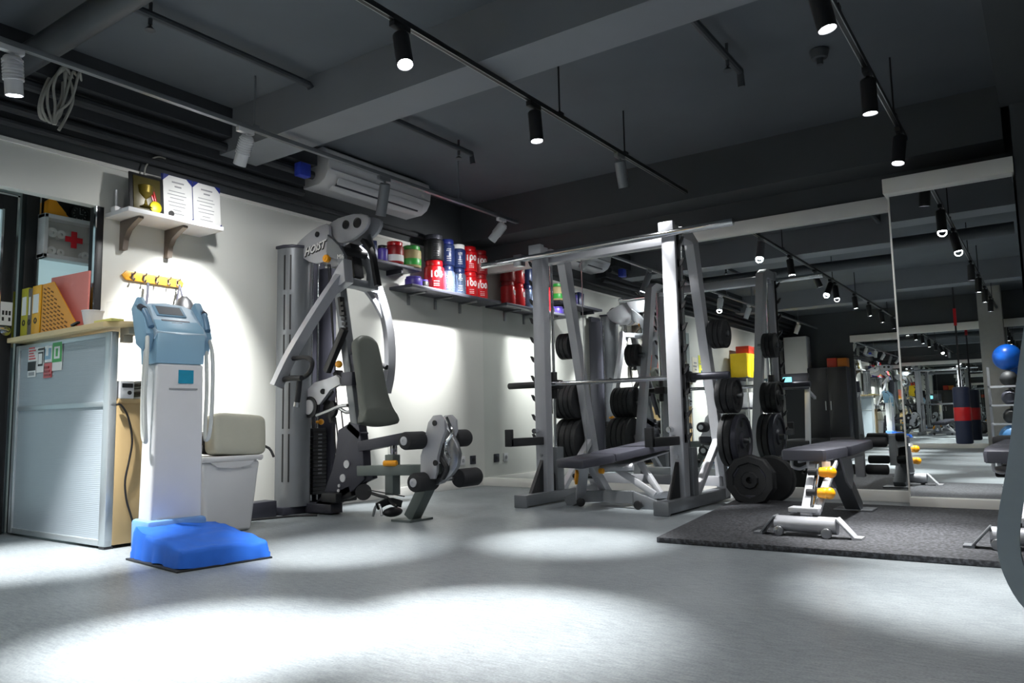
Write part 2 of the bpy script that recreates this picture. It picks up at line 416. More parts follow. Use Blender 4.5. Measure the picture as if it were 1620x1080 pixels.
single('conduit_pipe', 'thick dark pipe running across the ceiling at the upper left corner', 'pipe', lambda b: b.cyl((XB, 1.86, 2.82), (-.2, 1.86, 2.82), .075, n=16), PIPE)

# ------------------------------------------------------------------ reception desk and what is on it
dk = thing('reception_desk', 'grey panelled reception desk with a light wood counter top', 'desk', (-5.1, 2.3, 0))
DL, DR, DF = -5.72, -4.47, 2.29
def dframe(b):
    for x in (DL, DR-.07): b.box(x, x+.07 if x > DL else x+.05, DF, DF+.045, .015, 1.255, .004)
    b.box(DL, DR, DF+.004, DF+.04, .815, .845, .003); b.box(DL, DR, DF+.004, DF+.04, .015, .05, .003); b.box(DL, DR, DF+.004, DF+.04, 1.225, 1.255, .003)
part('frame', dframe, ALU, dk)
part('front_panel', lambda b: (b.box(DL+.04, DR-.06, DF+.012, DF+.03, .05, .815), b.box(DL+.04, DR-.06, DF+.012, DF+.03, .845, 1.225)), PANEL, dk)
part('counter_top', lambda b: b.prism([(DL-.02, 2.24, 0), (-4.47, 2.24, 0), (-4.36, 2.33, 0), (-4.335, 2.42, 0), (-4.335, 2.60, 0), (DL-.02, 2.60, 0)], 2, 1.275, 1.308, .004), WOOD, dk)
part('bracket', lambda b: (b.box(-4.47, -4.37, 2.34, 2.40, 1.235, 1.275, .003), b.box(-4.47, -4.43, 2.34, 2.40, 1.19, 1.236, .003)), mat('taupe_laminate', '#a39a88', .5), dk)
part('side_panel', lambda b: (b.box(DR-.02, DR, DF+.045, 2.78, .02, .85, .002), b.box(DL+.05, DR-.02, 2.74, 2.78, .02, .85)), MAPLE, dk)
part('work_surface', lambda b: b.box(DL+.02, DR+.01, DF+.05, 2.80, .835, .86, .002), MAPLE, dk)
part('foot', lambda b: b.box(DR-.06, DR-.0, DF+.0, DF+.05, 0, .015), BLK, dk)

def card(label, x0, x1, z0, z1, blocks, base=PAPER):
    o = single('sticker', label, 'sticker', lambda b: b.box(x0, x1, DF+.0085, DF+.0115, z0, z1), base, group='stickers on the front of the reception desk')
    o.location.y = DF+.0075
    WM[o] = Matrix.Translation(o.location)
    for k_, (nm, a0, a1, c0, c1, m) in enumerate(blocks):
        part(nm, lambda b: b.box(x0+(x1-x0)*a0, x0+(x1-x0)*a1, DF+.004-.0006*k_, DF+.0062-.0006*k_, z0+(z1-z0)*c0, z0+(z1-z0)*c1), m, o)
def lines(n, m=INK, a0=.12, a1=.88, c0=.1, c1=.9):
    return [('print', a0, a1-(i % 3)*.12, c0+(c1-c0)*i/n, c0+(c1-c0)*(i+.55)/n, m) for i in range(n)]
card('white sticker with red lines at the top left of the desk front', -5.545, -5.425, 1.14, 1.25, lines(5, RED))
card('dark sticker with a white strip directly under the red lined sticker', -5.545, -5.435, 1.035, 1.135, [('print', 0, 1, .42, 1, INK), ('print', .15, .85, .1, .32, INKG)])
card('white sticker showing a black outlined phone', -5.422, -5.312, 1.06, 1.225, [('print', .15, .85, .88, .95, INK), ('print', .2, .8, .25, .8, INK), ('print', .27, .73, .33, .74, PAPER)])
card('pale blue and white sticker above the small red one', -5.325, -5.215, 1.12, 1.24, [('print', .15, .9, .15, .75, MBLUE), ('print', .3, .6, .35, .9, PAPER)])
card('small red sticker under the pale blue one', -5.32, -5.21, 1.02, 1.115, lines(3, DRED), RED)
card('green framed sticker with a white foot, rightmost on the desk front', -5.205, -5.08, 1.06, 1.24, [('print', 0, 1, .3, 1, GREEN), ('print', .2, .8, .42, .85, PAPER), ('print', .38, .62, .5, .78, GREEN)])

ZT = 1.308
def binder(label, x0, x1, m, h):
    t = thing('ring_binder', label, 'binder', ((x0+x1)/2, 2.30, ZT), group='ring binders on the desk')
    part('cover', lambda b: (b.box(x0, x1, 2.30, 2.315, ZT, ZT+h, .004), b.box(x0, x0+.006, 2.31, 2.55, ZT, ZT+h), b.box(x1-.006, x1, 2.31, 2.55, ZT, ZT+h)), m, t)
    part('paper_block', lambda b: b.box(x0+.01, x1-.01, 2.32, 2.53, ZT+.005, ZT+h-.02), PAPER, t)
    part('spine_label', lambda b: b.box(x0+.02, x1-.02, 2.297, 2.3005, ZT+h*.45, ZT+h*.82), PAPER, t)
    part('finger_ring', lambda b: b.lathe([(.012, 0), (.02, 0), (.02, .004), (.012, .004), (.012, 0)], ((x0+x1)/2, 2.301, ZT+h*.3), (0, -1, 0), 16), BLK, t)
binder('olive yellow ring binder at the left end of the desk', -5.70, -5.60, OLIVE, .34)
binder('narrow dark backed ring binder between the two yellow ones', -5.598, -5.54, BROWN, .33)
binder('amber yellow ring binder beside the slotted file holder', -5.538, -5.42, YEL, .34)
mf = thing('magazine_file', 'orange slotted magazine file holder on the desk', 'file holder', (-5.15, 2.31, ZT))
def mfile(b):
    y = 2.30; prof = [(-5.40, y, ZT), (-4.92, y, ZT), (-4.92, y, ZT+.03), (-5.24, y, ZT+.335), (-5.40, y, ZT+.335)]
    b.prism(prof, 1, 2.30, 2.306); b.prism(prof, 1, 2.394, 2.40); b.box(-5.40, -5.394, 2.30, 2.40, ZT, ZT+.335); b.box(-5.40, -4.92, 2.30, 2.40, ZT, ZT+.008)
part('body', mfile, ORG, mf)
def slots(b):
    for r in range(11):
        z = ZT+.028+r*.027; xr = -4.94-max(0, (z-ZT-.03))*.99-.03; n = int((xr+5.37)/.05)
        for c in range(n): b.obox((-5.355+c*.05, 2.2995, z), (.036, .003, .008), Matrix.Rotation(.35, 3, 'Y'))
part('slot', slots, mat('slot_shadow_brown', '#7a4a08', .7), mf)
mf.children[-1]['kind'] = 'stuff'
single('document_folder', 'pink paper folder standing in the orange file holder', 'folder', lambda b: b.obox((-5.13, 2.35, ZT+.195), (.50, .012, .36), Matrix.Rotation(.03, 3, 'Y')), PINK)
cu = thing('paper_cup', 'white paper cup at the right end of the desk counter', 'cup', (-4.80, 2.34, ZT))
part('cup_wall', lambda b: b.lathe([(.0, 0), (.045, 0), (.062, .10), (.058, .10), (.042, .006), (0, .006)], (-4.80, 2.34, ZT), n=24), WPL, cu)
part('rim', lambda b: b.lathe([(.058, 0), (.064, 0), (.064, .006), (.058, .006), (.058, 0)], (-4.80, 2.34, ZT+.098), n=24), WPL, cu)
single('stapler', 'small black stapler beside the orange file holder', 'stapler', lambda b: (b.box(-4.95, -4.87, 2.28, 2.30, ZT, ZT+.012, .003), b.obox((-4.91, 2.29, ZT+.028), (.085, .02, .014), Matrix.Rotation(-.15, 3, 'Y'), .003)), BLK)
single('card_stand', 'clear acrylic card stand on the counter end', 'stand', lambda b: (b.box(-4.62, -4.50, 2.33, 2.336, ZT, ZT+.14), b.box(-4.62, -4.50, 2.33, 2.40, ZT, ZT+.005)), CLEAR)
single('note_pad', 'yellow note pad in front of the acrylic stand', 'note pad', lambda b: b.box(-4.60, -4.40, 2.25, 2.325, ZT, ZT+.014, .002), mat('note_yellow', '#d8d27a', .7))
dev = thing('card_terminal', 'white box shaped card reader on the low work surface', 'card reader', (-4.50, 2.38, .86))
part('case', lambda b: b.box(-4.66, -4.455, 2.345, 2.43, .86, .965, .006), WPL, dev)
part('slot_panel', lambda b: (b.box(-4.456, -4.452, 2.355, 2.42, .925, .95), b.cyl((-4.456, 2.40, .895), (-4.45, 2.40, .895), .012)), BLK, dev)
for i in range(7):
    z = .86+i*.016
    single('document_stack', 'grey sheaf of papers in the pile on the low work surface', 'papers', lambda b: b.obox((-4.62+.01*(i % 3), 2.60, z+.0075), (.30, .22, .014), Matrix.Rotation(.06*math.sin(i*2.3), 3, 'Z'), .002), (PAPER, mat('grey_paper', '#8d8f86', .7), BROWN)[i % 3], group='papers piled on the work surface')
single('tape_box', 'small purple box on top of the paper pile', 'box', lambda b: b.box(-4.58, -4.50, 2.56, 2.66, .975, 1.0, .006), PURP)
single('power_cable', 'black cable hanging down the brown side of the desk', 'cable', lambda b: b.tube([(-4.455,2.325,0.824), (-4.455,2.355,0.82), (-4.455,2.398,0.75), (-4.455,2.426,0.62), (-4.455,2.414,0.51), (-4.455,2.392,0.383), (-4.455,2.403,0.273), (-4.455,2.433,0.179), (-4.455,2.458,0.093)]+[(-4.4, 2.46, .012)], .006, 8, 5), BLK)

# first aid box, lamp and clock hung on the partition
fa = thing('first_aid_box', 'clear fronted first aid box with a red cross hung on the partition', 'first aid box', (XW+.06, 2.6, 1.9))
def fab(b):
    x0, x1, y0, y1, z0, z1 = XW+.022, XW+.125, 2.405, 2.775, 1.885, 2.20
    b.box(x0, x0+.006, y0, y1, z0, z1)
    b.box(x0, x1, y0, y1, z0, z0+.03, .004); b.box(x0, x1, y0, y1, z1-.03, z1, .004); b.box(x0, x1, y0, y0+.028, z0, z1, .004); b.box(x0, x1, y1-.028, y1, z0, z1, .004)
part('frame', fab, WPL, fa)
part('back_panel', lambda b: b.box(XW+.03, XW+.034, 2.43, 2.75, 1.91, 2.175), mat('grey_lining', '#cfccc7', .7), fa)
part('shelf', lambda b: b.box(XW+.03, XW+.115, 2.43, 2.75, 2.03, 2.036), CLEAR, fa)
part('door', lambda b: b.box(XW+.119, XW+.123, 2.43, 2.75, 1.912, 2.172), CLEAR, fa)
part('red_cross', lambda b: (b.box(XW+.124, XW+.127, 2.545, 2.665, 2.02, 2.06), b.box(XW+.124, XW+.1275, 2.585, 2.625, 1.98, 2.10)), REDX, fa)
for i, (y, z, r) in enumerate(((2.47, 2.075, .035), (2.53, 2.07, .03), (2.47, 1.945, .03), (2.53, 1.94, .026), (2.70, 1.945, .028))):
    single('bandage_roll', 'white bandage roll inside the first aid box', 'bandage', lambda b: b.lathe([(0, 0), (r, 0), (r, .05), (r*.35, .05), (r*.35, .03), (0, .03)], (XW+.05, y, z), (1, 0, 0), 18), PAPER, group='bandage rolls in the first aid box')
single('wall_clock', 'small black round clock above the first aid box', 'clock', lambda b: (b.lathe([(.0, 0), (.062, 0), (.062, .02), (.052, .024), (.05, .014), (0, .014)], (XW+.02, 2.68, 2.262), (1, 0, 0), 28)), BLK)
clk = bpy.data.objects['wall_clock']
part('dial_mark', lambda b: [b.obox((XW+.036, 2.68+.042*math.sin(a), 2.262+.042*math.cos(a)), (.002, .004, .01), Matrix.Rotation(-a, 3, 'X')) for a in [k*PI/6 for k in range(12)]] + [b.box(XW+.035, XW+.037, 2.679, 2.683, 2.262, 2.295), b.box(XW+.035, XW+.037, 2.68, 2.705, 2.26, 2.264)], STEEL, clk)
single('plastic_hood', 'orange curved plastic piece standing on top of the first aid box', 'plastic piece', lambda b: b.prism([(0, 2.43, 2.20), (0, 2.59, 2.20), (0, 2.55, 2.225), (0, 2.52, 2.27), (0, 2.49, 2.31), (0, 2.455, 2.32), (0, 2.435, 2.30)], 0, XW+.03, XW+.1, .008), ORG)

# certificate shelf
sh = thing('wall_shelf', 'white wall shelf on two brown brackets carrying certificates', 'shelf', (XB, 2.9, 2.09))
part('board', lambda b: b.box(XB, -4.80, 2.54, 3.24, 2.092, 2.122, .003), WPL, sh)
for y in (2.66, 2.98):
    part('bracket', lambda b: b.prism([(XB+.001, 0, 2.09), (-4.86, 0, 2.09), (-4.86, 0, 2.075), (-4.93, 0, 2.055), (-5.0, 0, 2.02), (-5.04, 0, 1.97), (-5.05, 0, 1.89), (XB+.001, 0, 1.89)], 1, y-.018, y+.018, .003), BROWN, sh)
pq = thing('award_plaque', 'brown and gold award plaque with a medal leaning on the shelf', 'plaque', (-4.95, 2.74, 2.122))
def lean(y0, y1, z0, z1, x=-4.92, t=.012, a=.10): # a leaning slab
    def f(b):
        R = Matrix.Rotation(-a, 3, 'Y'); h = z1-z0
        b.obox((x-math.sin(a)*h/2, (y0+y1)/2, z0+h/2), (t, y1-y0, h), R, .002)
    return f
part('board', lean(2.61, 2.85, 2.122, 2.405), BLK, pq)
part('plate', lean(2.635, 2.825, 2.145, 2.385, -4.915, .008), PLAQ, pq)
part('trophy_relief', lambda b: (b.lathe([(.0, 0), (.05, .0), (.02, .02), (.015, .06), (.05, .1), (.055, .15), (.04, .16), (0, .16)], (-4.928, 2.72, 2.17), (-.1, 0, 1), 16)), mat('dull_gold', '#6e5f1c', .4, .6), pq)
part('medal', lambda b: b.cyl((-4.914, 2.785, 2.185), (-4.904, 2.785, 2.186), .042, n=24, bev=.003), mat('bright_gold', '#e8d820', .35, .3), pq)
part('ribbon', lambda b: (b.beam((-4.916, 2.775, 2.225), (-4.94, 2.735, 2.38), .002, .016, (0, 1, 0)), b.beam((-4.916, 2.79, 2.225), (-4.94, 2.765, 2.38), .002, .012, (0, 1, 0))), RED, pq)
cf = thing('certificate_folder', 'open blue cornered certificate folder leaning on the shelf', 'certificate', (-4.94, 3.08, 2.122))
part('cover', lambda b: (lean(2.845, 3.30, 2.122, 2.455, -4.925, .008)(b)), NAVY, cf)
for (y0, y1) in ((2.852, 3.072), (3.078, 3.298)):
    pg = part('page', lean(y0, y1, 2.124, 2.452, -4.918, .004), PAPER, cf)
    def corners(b):
        for yy, s1 in ((y0, 1), (y1, -1)):
            for zz, s2 in ((2.124, 1), (2.452, -1)):
                if s1 == 1 and s2 == 1: continue
                x = -4.914-(zz-2.122)*.1
                b.prism([(0, yy, zz), (0, yy+s1*.045, zz), (0, yy, zz+s2*.045)], 0, x, x+.003)
    part('corner', corners, NAVY, pg)
    def txt(b):
        for i, (z, w) in enumerate(((2.405, .09), (2.375, .05), (2.34, .12), (2.315, .14), (2.29, .1), (2.26, .13), (2.235, .12), (2.205, .06), (2.18, .1))):
            x = -4.9145-(z-2.122)*.1; yc = (y0+y1)/2+(0 if i < 2 else -.01)
            b.box(x, x+.0025, yc-w/2, yc+w/2, z-.004, z+(.006 if i < 2 else 0))
    part('print', txt, INKG, pg)
part('seal', lambda b: b.cyl((-4.919, 2.905, 2.17), (-4.913, 2.905, 2.17), .02, n=16), INK, cf)
single('router_antenna', 'thin white antenna standing at the left end of the shelf', 'antenna', lambda b: (b.box(-5.04, -4.98, 2.545, 2.60, 2.122, 2.16, .006), b.cyl((-5.01, 2.57, 2.15), (-5.01, 2.565, 2.275), .008)), WPL)
single('wall_cable', 'thin pale cable arching up behind the award plaque', 'cable', lambda b: b.tube([(-5.050,2.775,2.403), (-5.050,2.781,2.495), (-5.050,2.825,2.567), (-5.050,2.880,2.601), (-5.050,2.928,2.600)], .006, 8, 5), WIREM)

# hook rail
hk = thing('coat_hook_rail', 'yellow wall rail with five coat hooks', 'hook rail', (XB, 2.9, 1.7))
part('rail', lambda b: b.prism([(0, 2.66, 1.725), (0, 2.69, 1.755), (0, 3.09, 1.752), (0, 3.115, 1.722), (0, 3.09, 1.69), (0, 2.69, 1.693)], 0, XB+.001, XB+.02, .003), mat('varnished_pine', '#e2a531', .4), hk)
for y in (2.73, 2.81, 2.90, 2.99, 3.06):
    part('hook', lambda b: (b.tube([(XB+.02, y, 1.735), (XB+.05, y, 1.735), (XB+.06, y, 1.75)], .005, 8, 3), b.tube([(XB+.02, y, 1.715), (XB+.04, y, 1.69), (XB+.055, y, 1.705)], .005, 8, 3), b.box(XB+.019, XB+.024, y-.008, y+.008, 1.70, 1.745)), BROWN, hk)
single('hanging_strap', 'dark strap hanging from the second hook', 'strap', lambda b: b.ribbon([(XB+.045, 2.83, 1.69), (XB+.05, 2.825, 1.6), (XB+.05, 2.815, 1.5)], .004, .018, (0, 1, 0)), DGREY)
bg = thing('drawstring_bag', 'black bag hanging from the rightmost hook behind the body analyser', 'bag', (XB+.06, 3.07, 1.4))
part('pouch', lambda b: b.lathe([(.0, 0), (.05, .01), (.075, .06), (.075, .13), (.05, .19), (.02, .22), (0, .22)], (XB+.075, 3.085, 1.40), (0, 0, 1), 18), BLK, bg)
part('cord', lambda b: (b.tube([(XB+.055, 3.06, 1.70), (XB+.06, 3.04, 1.6), (XB+.07, 3.03, 1.5)], .007, 8, 3), b.tube([(XB+.055, 3.06, 1.70), (XB+.07, 3.075, 1.6)], .007, 8)), DGREY, bg)

# ------------------------------------------------------------------ body composition analyser (front faces local +x)
ba = thing('body_composition_analyser', 'white and pale blue body composition analyser with a blue covered platform', 'body analyser', (-4.075, 2.44, 0), math.radians(-7))
def L(root): # local-coordinate builder
    M = WM[root]
    def f(name, fn, m, parent=None, **k):
        b = MB(); fn(b); b.bm.transform(M); return b.build(name, m, parent or root, **k)
    return f
A = L(ba)
def colm(b):
    A0 = [(-.07, -.14), (.09, -.14), (.09, .15), (-.07, .15)]; B0 = [(-.07, -.125), (.10, -.125), (.10, .135), (-.07, .135)]
    v0 = [b.bm.verts.new((x, y, .12)) for x, y in A0]; v1 = [b.bm.verts.new((x, y, 1.04)) for x, y in B0]
    fs = [b.bm.faces.new(v0[::-1]), b.bm.faces.new(v1)]+[b.bm.faces.new((v0[i], v0[(i+1) % 4], v1[(i+1) % 4], v1[i])) for i in range(4)]
    es = list({e for f in fs for e in f.edges}); bmesh.ops.bevel(b.bm, geom=es, offset=.015, segments=3, profile=.5, affect='EDGES')
A('column', colm, WPL)
A('plinth', lambda b: (b.box(-.10, .125, -.165, .165, .02, .19, .02)), mat('skirt_blue', '#6792c8', .5))
A('floor_pad', lambda b: b.box(.08, .68, -.255, .245, .0, .010, .003), RUB)
def neck(b): b.prism([(-.10, 0, 1.04), (.10, 0, 1.04), (.115, 0, 1.20), (.09, 0, 1.24), (-.10, 0, 1.38), (-.13, 0, 1.36), (-.10, 0, 1.2)], 1, -.137, .137, .012)
A('neck', neck, LBLUE)
def console(b):   # tilted console, rounded top
    R = Matrix.Rotation(math.radians(-52), 3, 'Y')
    out = [(-.145, -.14), (.0, -.145), (.145, -.14), (.165, .02), (.15, .11), (.10, .15), (0, .165), (-.10, .15), (-.15, .11), (-.165, .02)]
    o = Vector((.0, 0, 1.29))
    ex, ey = Vector((0, 1, 0)), Vector((-math.sin(math.radians(48)), 0, math.cos(math.radians(48)))); n = ex.cross(ey)
    v0 = [b.bm.verts.new(o+ex*x+ey*y-n*.04) for x, y in out]; v1 = [b.bm.verts.new(o+ex*x+ey*y+n*.015) for x, y in out]; m = len(out)
    fs = [b.bm.faces.new(v0[::-1]), b.bm.faces.new(v1)]+[b.bm.faces.new((v0[i], v0[(i+1) % m], v1[(i+1) % m], v1[i])) for i in range(m)]
    es = list({e for f in fs[:2] for e in f.edges}); bmesh.ops.bevel(b.bm, geom=es, offset=.01, segments=3, profile=.5, affect='EDGES')
hd = A('console', console, mat('pale_blue_plastic', '#b3cadb', .4, 0, .03, 8))
ct = math.radians(48); CE = Vector((0, 1, 0)); CU = Vector((-math.sin(ct), 0, math.cos(ct))); CN = CE.cross(CU); CO = Vector((0, 0, 1.29))
RC = Matrix((CE, CU, CN)).transposed()
def onc(x, y, z, w, h, d, bev=.0): return lambda b: b.obox(CO+CE*x+CU*y+CN*z, (w, h, d), RC, bev)
A('screen_bezel', onc(-.01, .07, .018, .17, .10, .008, .002), MBLUE, hd)
A('screen', onc(-.01, .07, .0215, .14, .078, .004), SCREEN, hd)
A('print', lambda b: [onc(.0, -.02-.022*i, .016, (.16, .06, .12)[i], (.012, .008, .004)[i], .003)(b) for i in range(3)], DGREY, hd)
for s in (-1, 1):
    h = A('hand_grip', lambda b: (b.tube([CO+CE*s*.175+CU*.10+CN*.02, CO+CE*s*.172+CU*.02+CN*.045, CO+CE*s*.16-CU*.1+CN*.02], .017, 12, 4)), mat('slate_blue_plastic', '#5c7f9c', .4, 0, .04, 8))
    A('electrode', lambda b: (b.tube([CO+CE*s*.177+CU*.07+CN*.032, CO+CE*s*.174+CU*.02+CN*.049], .0185, 12, 2)), DGREY, h)
    A('cord', lambda b: b.tube([(.06, s*.17, 1.22), (.10, s*.185, 1.1), (.10, s*.19, .85), (.10, s*.18, .66), (.08, s*.17, .61), (.05, s*.175, .66), (.05, s*.18, .9), (.05, s*.17, 1.15)], .011, 10, 5), CORDW)
for s in (-1, 1):
    A('side_wing', lambda b: b.prism([(-.13, 0, 1.36), (-.06, 0, 1.42), (.05, 0, 1.29), (.09, 0, 1.2), (.05, 0, 1.10), (-.05, 0, 1.15)], 1, s*.14, s*.19, .012), MBLUE)
em = A('emblem', lambda b: b.box(.1, .1035, -.01, .075, .93, 1.005), TEAL)
A('print', lambda b: b.box(.1, .103, -.06, .10, .895, .903), INKG)
def cover(b):   # stretched fabric cover over the foot platform
    nu, nv = 44, 36; g = []
    x0, x1, y0, y1, zt = .10, .66, -.225, .225, .125
    for i in range(nu+1):
        row = []
        for j in range(nv+1):
            u = i/nu*2-1; v = j/nv*2-1
            e = max(abs(u), abs(v))
            # square-to-skirt mapping: the outer ring of the grid hangs down
            k = min(1, e/.80); sx, sy = (u/e*min(e/.80, 1), v/e*min(e/.80, 1)) if e > 1e-6 else (0, 0)
            down = max(0, (e-.80)/.20)
            rx = 1+.05*down; x = (x0+x1)/2+sx*(x1-x0)/2*rx; y = (y0+y1)/2+sy*(y1-y0)/2*rx
            w = noise.noise(Vector((x*5, y*5, 3)))*.025+noise.noise(Vector((x*13, y*13, 9)))*.008
            z = zt+w*(1-down)-.03*sx*(1-down) - .03*math.cos(sx*3)*0
            z = z*(1-down)+down*(.008+.02*max(0, noise.noise(Vector((x*6, y*6, 1)))))
            x += down*.02*noise.noise(Vector((y*14, z*3, 2))); y += down*.02*noise.noise(Vector((x*14, z*3, 5)))
            row.append(b.bm.verts.new((x, y, z)))
        g.append(row)
    for i in range(nu):
        for j in range(nv): b.bm.faces.new((g[i][j], g[i+1][j], g[i+1][j+1], g[i][j+1]))
cv = A('platform_cover', cover, BLUE, ang=80)
A('platform', lambda b: b.box(.1, .62, -.21, .18, .01, .085, .02), MBLUE)

# ------------------------------------------------------------------ bin, cushion and clutter beside the analyser
tb = thing('waste_bin', 'white plastic waste bin with a fabric cushion on its lid', 'bin', (-4.55, 3.06, 0))
def binb(b):
    def ring(z, x0, x1, y0, y1): return [b.bm.verts.new(p) for p in ((x0, y0, z), (x1, y0, z), (x1, y1, z), (x0, y1, z))]
    a = ring(0, -4.72, -4.42, 2.90, 3.24); c = ring(.46, -4.76, -4.39, 2.85, 3.28)
    fs = [b.bm.faces.new(a[::-1]), b.bm.faces.new(c)]+[b.bm.faces.new((a[i], a[(i+1) % 4], c[(i+1) % 4], c[i])) for i in range(4)]
    bmesh.ops.bevel(b.bm, geom=list({e for f in fs for e in f.edges}), offset=.025, segments=3, profile=.5, affect='EDGES')
part('tub', binb, WPL, tb)
part('rim', lambda b: b.box(-4.775, -4.375, 2.835, 3.295, .46, .495, .012), WPL, tb)
part('lid_flap', lambda b: b.prism([(-4.374, 2.9, .46), (-4.374, 3.22, .46), (-4.374, 3.18, .43), (-4.374, 3.06, .415), (-4.374, 2.94, .43)], 0, -4.39, -4.372), WPL, tb)
single('seat_cushion', 'beige square cushion standing on the white bin', 'cushion', lambda b: b.cushion((-4.47, 3.14, .63), (.14, .40, .27), Matrix.Rotation(-.12, 3, 'Y') @ Matrix.Rotation(-.06, 3, 'X'), 14, 7.), CUSH)
single('shoulder_bag', 'black shoulder bag behind the beige cushion', 'bag', lambda b: (b.cushion((-4.60, 3.18, .58), (.12, .46, .17), None, 10, 4.), b.tube([(-4.56, 3.38, .56), (-4.50, 3.43, .53), (-4.46, 3.44, .47)], .009, 8, 3), b.tube([(-4.55, 2.95, .56), (-4.5, 2.9, .51), (-4.48, 2.84, .505)], .009, 8, 3)), BLK)
single('floor_box', 'dark grey box on the floor between the bin and the weight tower', 'box', lambda b: b.box(-5.02, -4.88, 3.52, 3.80, 0, .12, .008), DGREY)
single('floor_cable', 'black cable lying on the floor in front of the weight tower', 'cable', lambda b: b.tube([(-4.9, 3.3, .008), (-4.8, 3.6, .008), (-4.72, 3.85, .008), (-4.6, 3.95, .008)], .008, 8, 4), BLK)

# ------------------------------------------------------------------ multi station weight machine
hm = thing('multi_gym', 'grey multi station weight machine with press arms standing against the left wall', 'weight machine', (-4.4, 4.1, 0))
def shroud(b):
    n = 10; y0, y1, x0 = 3.875, 4.135, -5.01
    pts = [(x0, y0, 0)]+[(x0+.06+.13*math.sin(PI*i/n), y0+.13-.13*math.cos(PI*i/n), 0) for i in range(n+1)]+[(x0, y1, 0)]
    b.prism(pts, 2, .06, 2.10)
part('tower_shroud', shroud, GREYM, hm)
part('shroud_cap', lambda b: b.prism([(-5.02, 3.865, 0), (-4.93, 3.865, 0), (-4.86, 3.90, 0), (-4.805, 4.005, 0), (-4.86, 4.11, 0), (-4.93, 4.145, 0), (-5.02, 4.145, 0)], 2, 2.10, 2.125, .004), DGREY, hm)
def slit(b):
    for th in (.22, .62):
        x, y = -4.95+.131*math.sin(th), 4.005-.131*math.cos(th)
        for z0, z1 in ((.25, .62), (.66, 1.02), (1.06, 1.40), (1.44, 1.72), (1.76, 2.04)): b.obox((x, y, (z0+z1)/2), (.011, .006, z1-z0), Matrix.Rotation(th, 3, 'Z'))
part('shroud_slot', slit, BLK, hm)
part('tower_back', lambda b: b.box(-5.06, -5.02, 4.13, 4.38, .06, 2.08), DGREY, hm)
def shr2(b):
    b.prism([(-5.01, 4.30, 0), (-4.93, 4.30, 0), (-4.88, 4.33, 0), (-4.88, 4.38, 0), (-4.93, 4.41, 0), (-5.01, 4.41, 0)], 2, .06, 2.0)
part('tower_shroud', shr2, DGREY, hm)
for y in (4.18, 4.245): part('guide_rod', lambda b: b.cyl((-4.95, y, .08), (-4.95, y, 2.05), .011, n=12), CHROME, hm)
for i in range(16):
    z = .13+i*.031
    sp = part('stack_plate', lambda b: (b.box(-4.99, -4.885, 4.15, 4.29, z, z+.027, .003)), BLK, hm)
    if i > 4: part('plate_label', lambda b: b.box(-4.886, -4.8835, 4.20, 4.24, z+.008, z+.019), STEEL, sp)
part('selector_pin', lambda b: (b.cyl((-4.89, 4.19, .71), (-4.84, 4.19, .71), .012), b.ball((-4.84, 4.19, .71), .024)), YELD, hm)
part('stack_stem', lambda b: (b.cyl((-4.95, 4.21, .62), (-4.95, 4.21, .95), .014), b.box(-4.99, -4.89, 4.15, 4.29, .62, .66, .003)), BLK, hm)
def mbase(b):
    b.box(-5.06, -4.86, 3.84, 4.44, .0, .06, .008); b.beam((-4.95, 4.1, .04), (-4.55, 4.1, .045), .12, .07)
part('base_frame', mbase, DGREY, hm)
part('base_brace', lambda b: b.beam((-4.86, 4.3, .03), (-4.60, 4.14, .03), .06, .05), DGREY, hm)
# dark upright gusset
def gus(b):
    b.prism([(-4.496,4.100,0.643), (-4.363,4.100,0.699), (-4.268,4.100,0.679), (-4.227,4.100,0.475), (-4.207,4.100,0.279), (-4.328,4.100,0.192), (-4.692,4.100,0.029), (-4.773,4.100,0.054), (-4.642,4.100,0.166), (-4.558,4.100,0.328), (-4.516,4.100,0.473)], 1, 4.06, 4.14, .006)
gu = part('upright_gusset', gus, DGREY, hm)
for p, r in zip([(-4.395,4.060,0.386), (-4.436,4.060,0.281), (-4.575,4.060,0.129), (-4.484,4.060,0.185), (-4.477,4.060,0.223)], (.03, .03, .018, .012, .012)): part('bolt_cap', lambda b: b.cyl((p[0], 4.052, p[2]), (p[0], 4.062, p[2]), r, n=16), SILL, gu)
part('upright', lambda b: b.beam([(-4.322,4.100,0.66), (-4.539,4.100,1.837)][0], [(-4.322,4.100,0.66), (-4.539,4.100,1.837)][1], .07, .075, (0, 1, 0)), GREYM, hm)
part('adjuster_rail', lambda b: (b.beam([(-4.454,4.070,1.523), (-4.483,4.070,1.675)][0], [(-4.454,4.070,1.523), (-4.483,4.070,1.675)][1], .03, .05, (0, 1, 0)), b.beam([(-4.384,4.020,1.413), (-4.581,4.020,1.094)][0], [(-4.384,4.020,1.413), (-4.581,4.020,1.094)][1], .05, .05, (0, 1, 0))), BLK, hm)
part('adjuster_rail', lambda b: [b.box(p[0]-.02, p[0]+.02, 4.04, 4.06, p[2]-.012, p[2]+.012) for p in [(-4.446,4.050,1.619), (-4.439,4.050,1.579), (-4.432,4.050,1.538), (-4.424,4.050,1.498), (-4.417,4.050,1.458), (-4.410,4.050,1.418)]], BLK, hm)
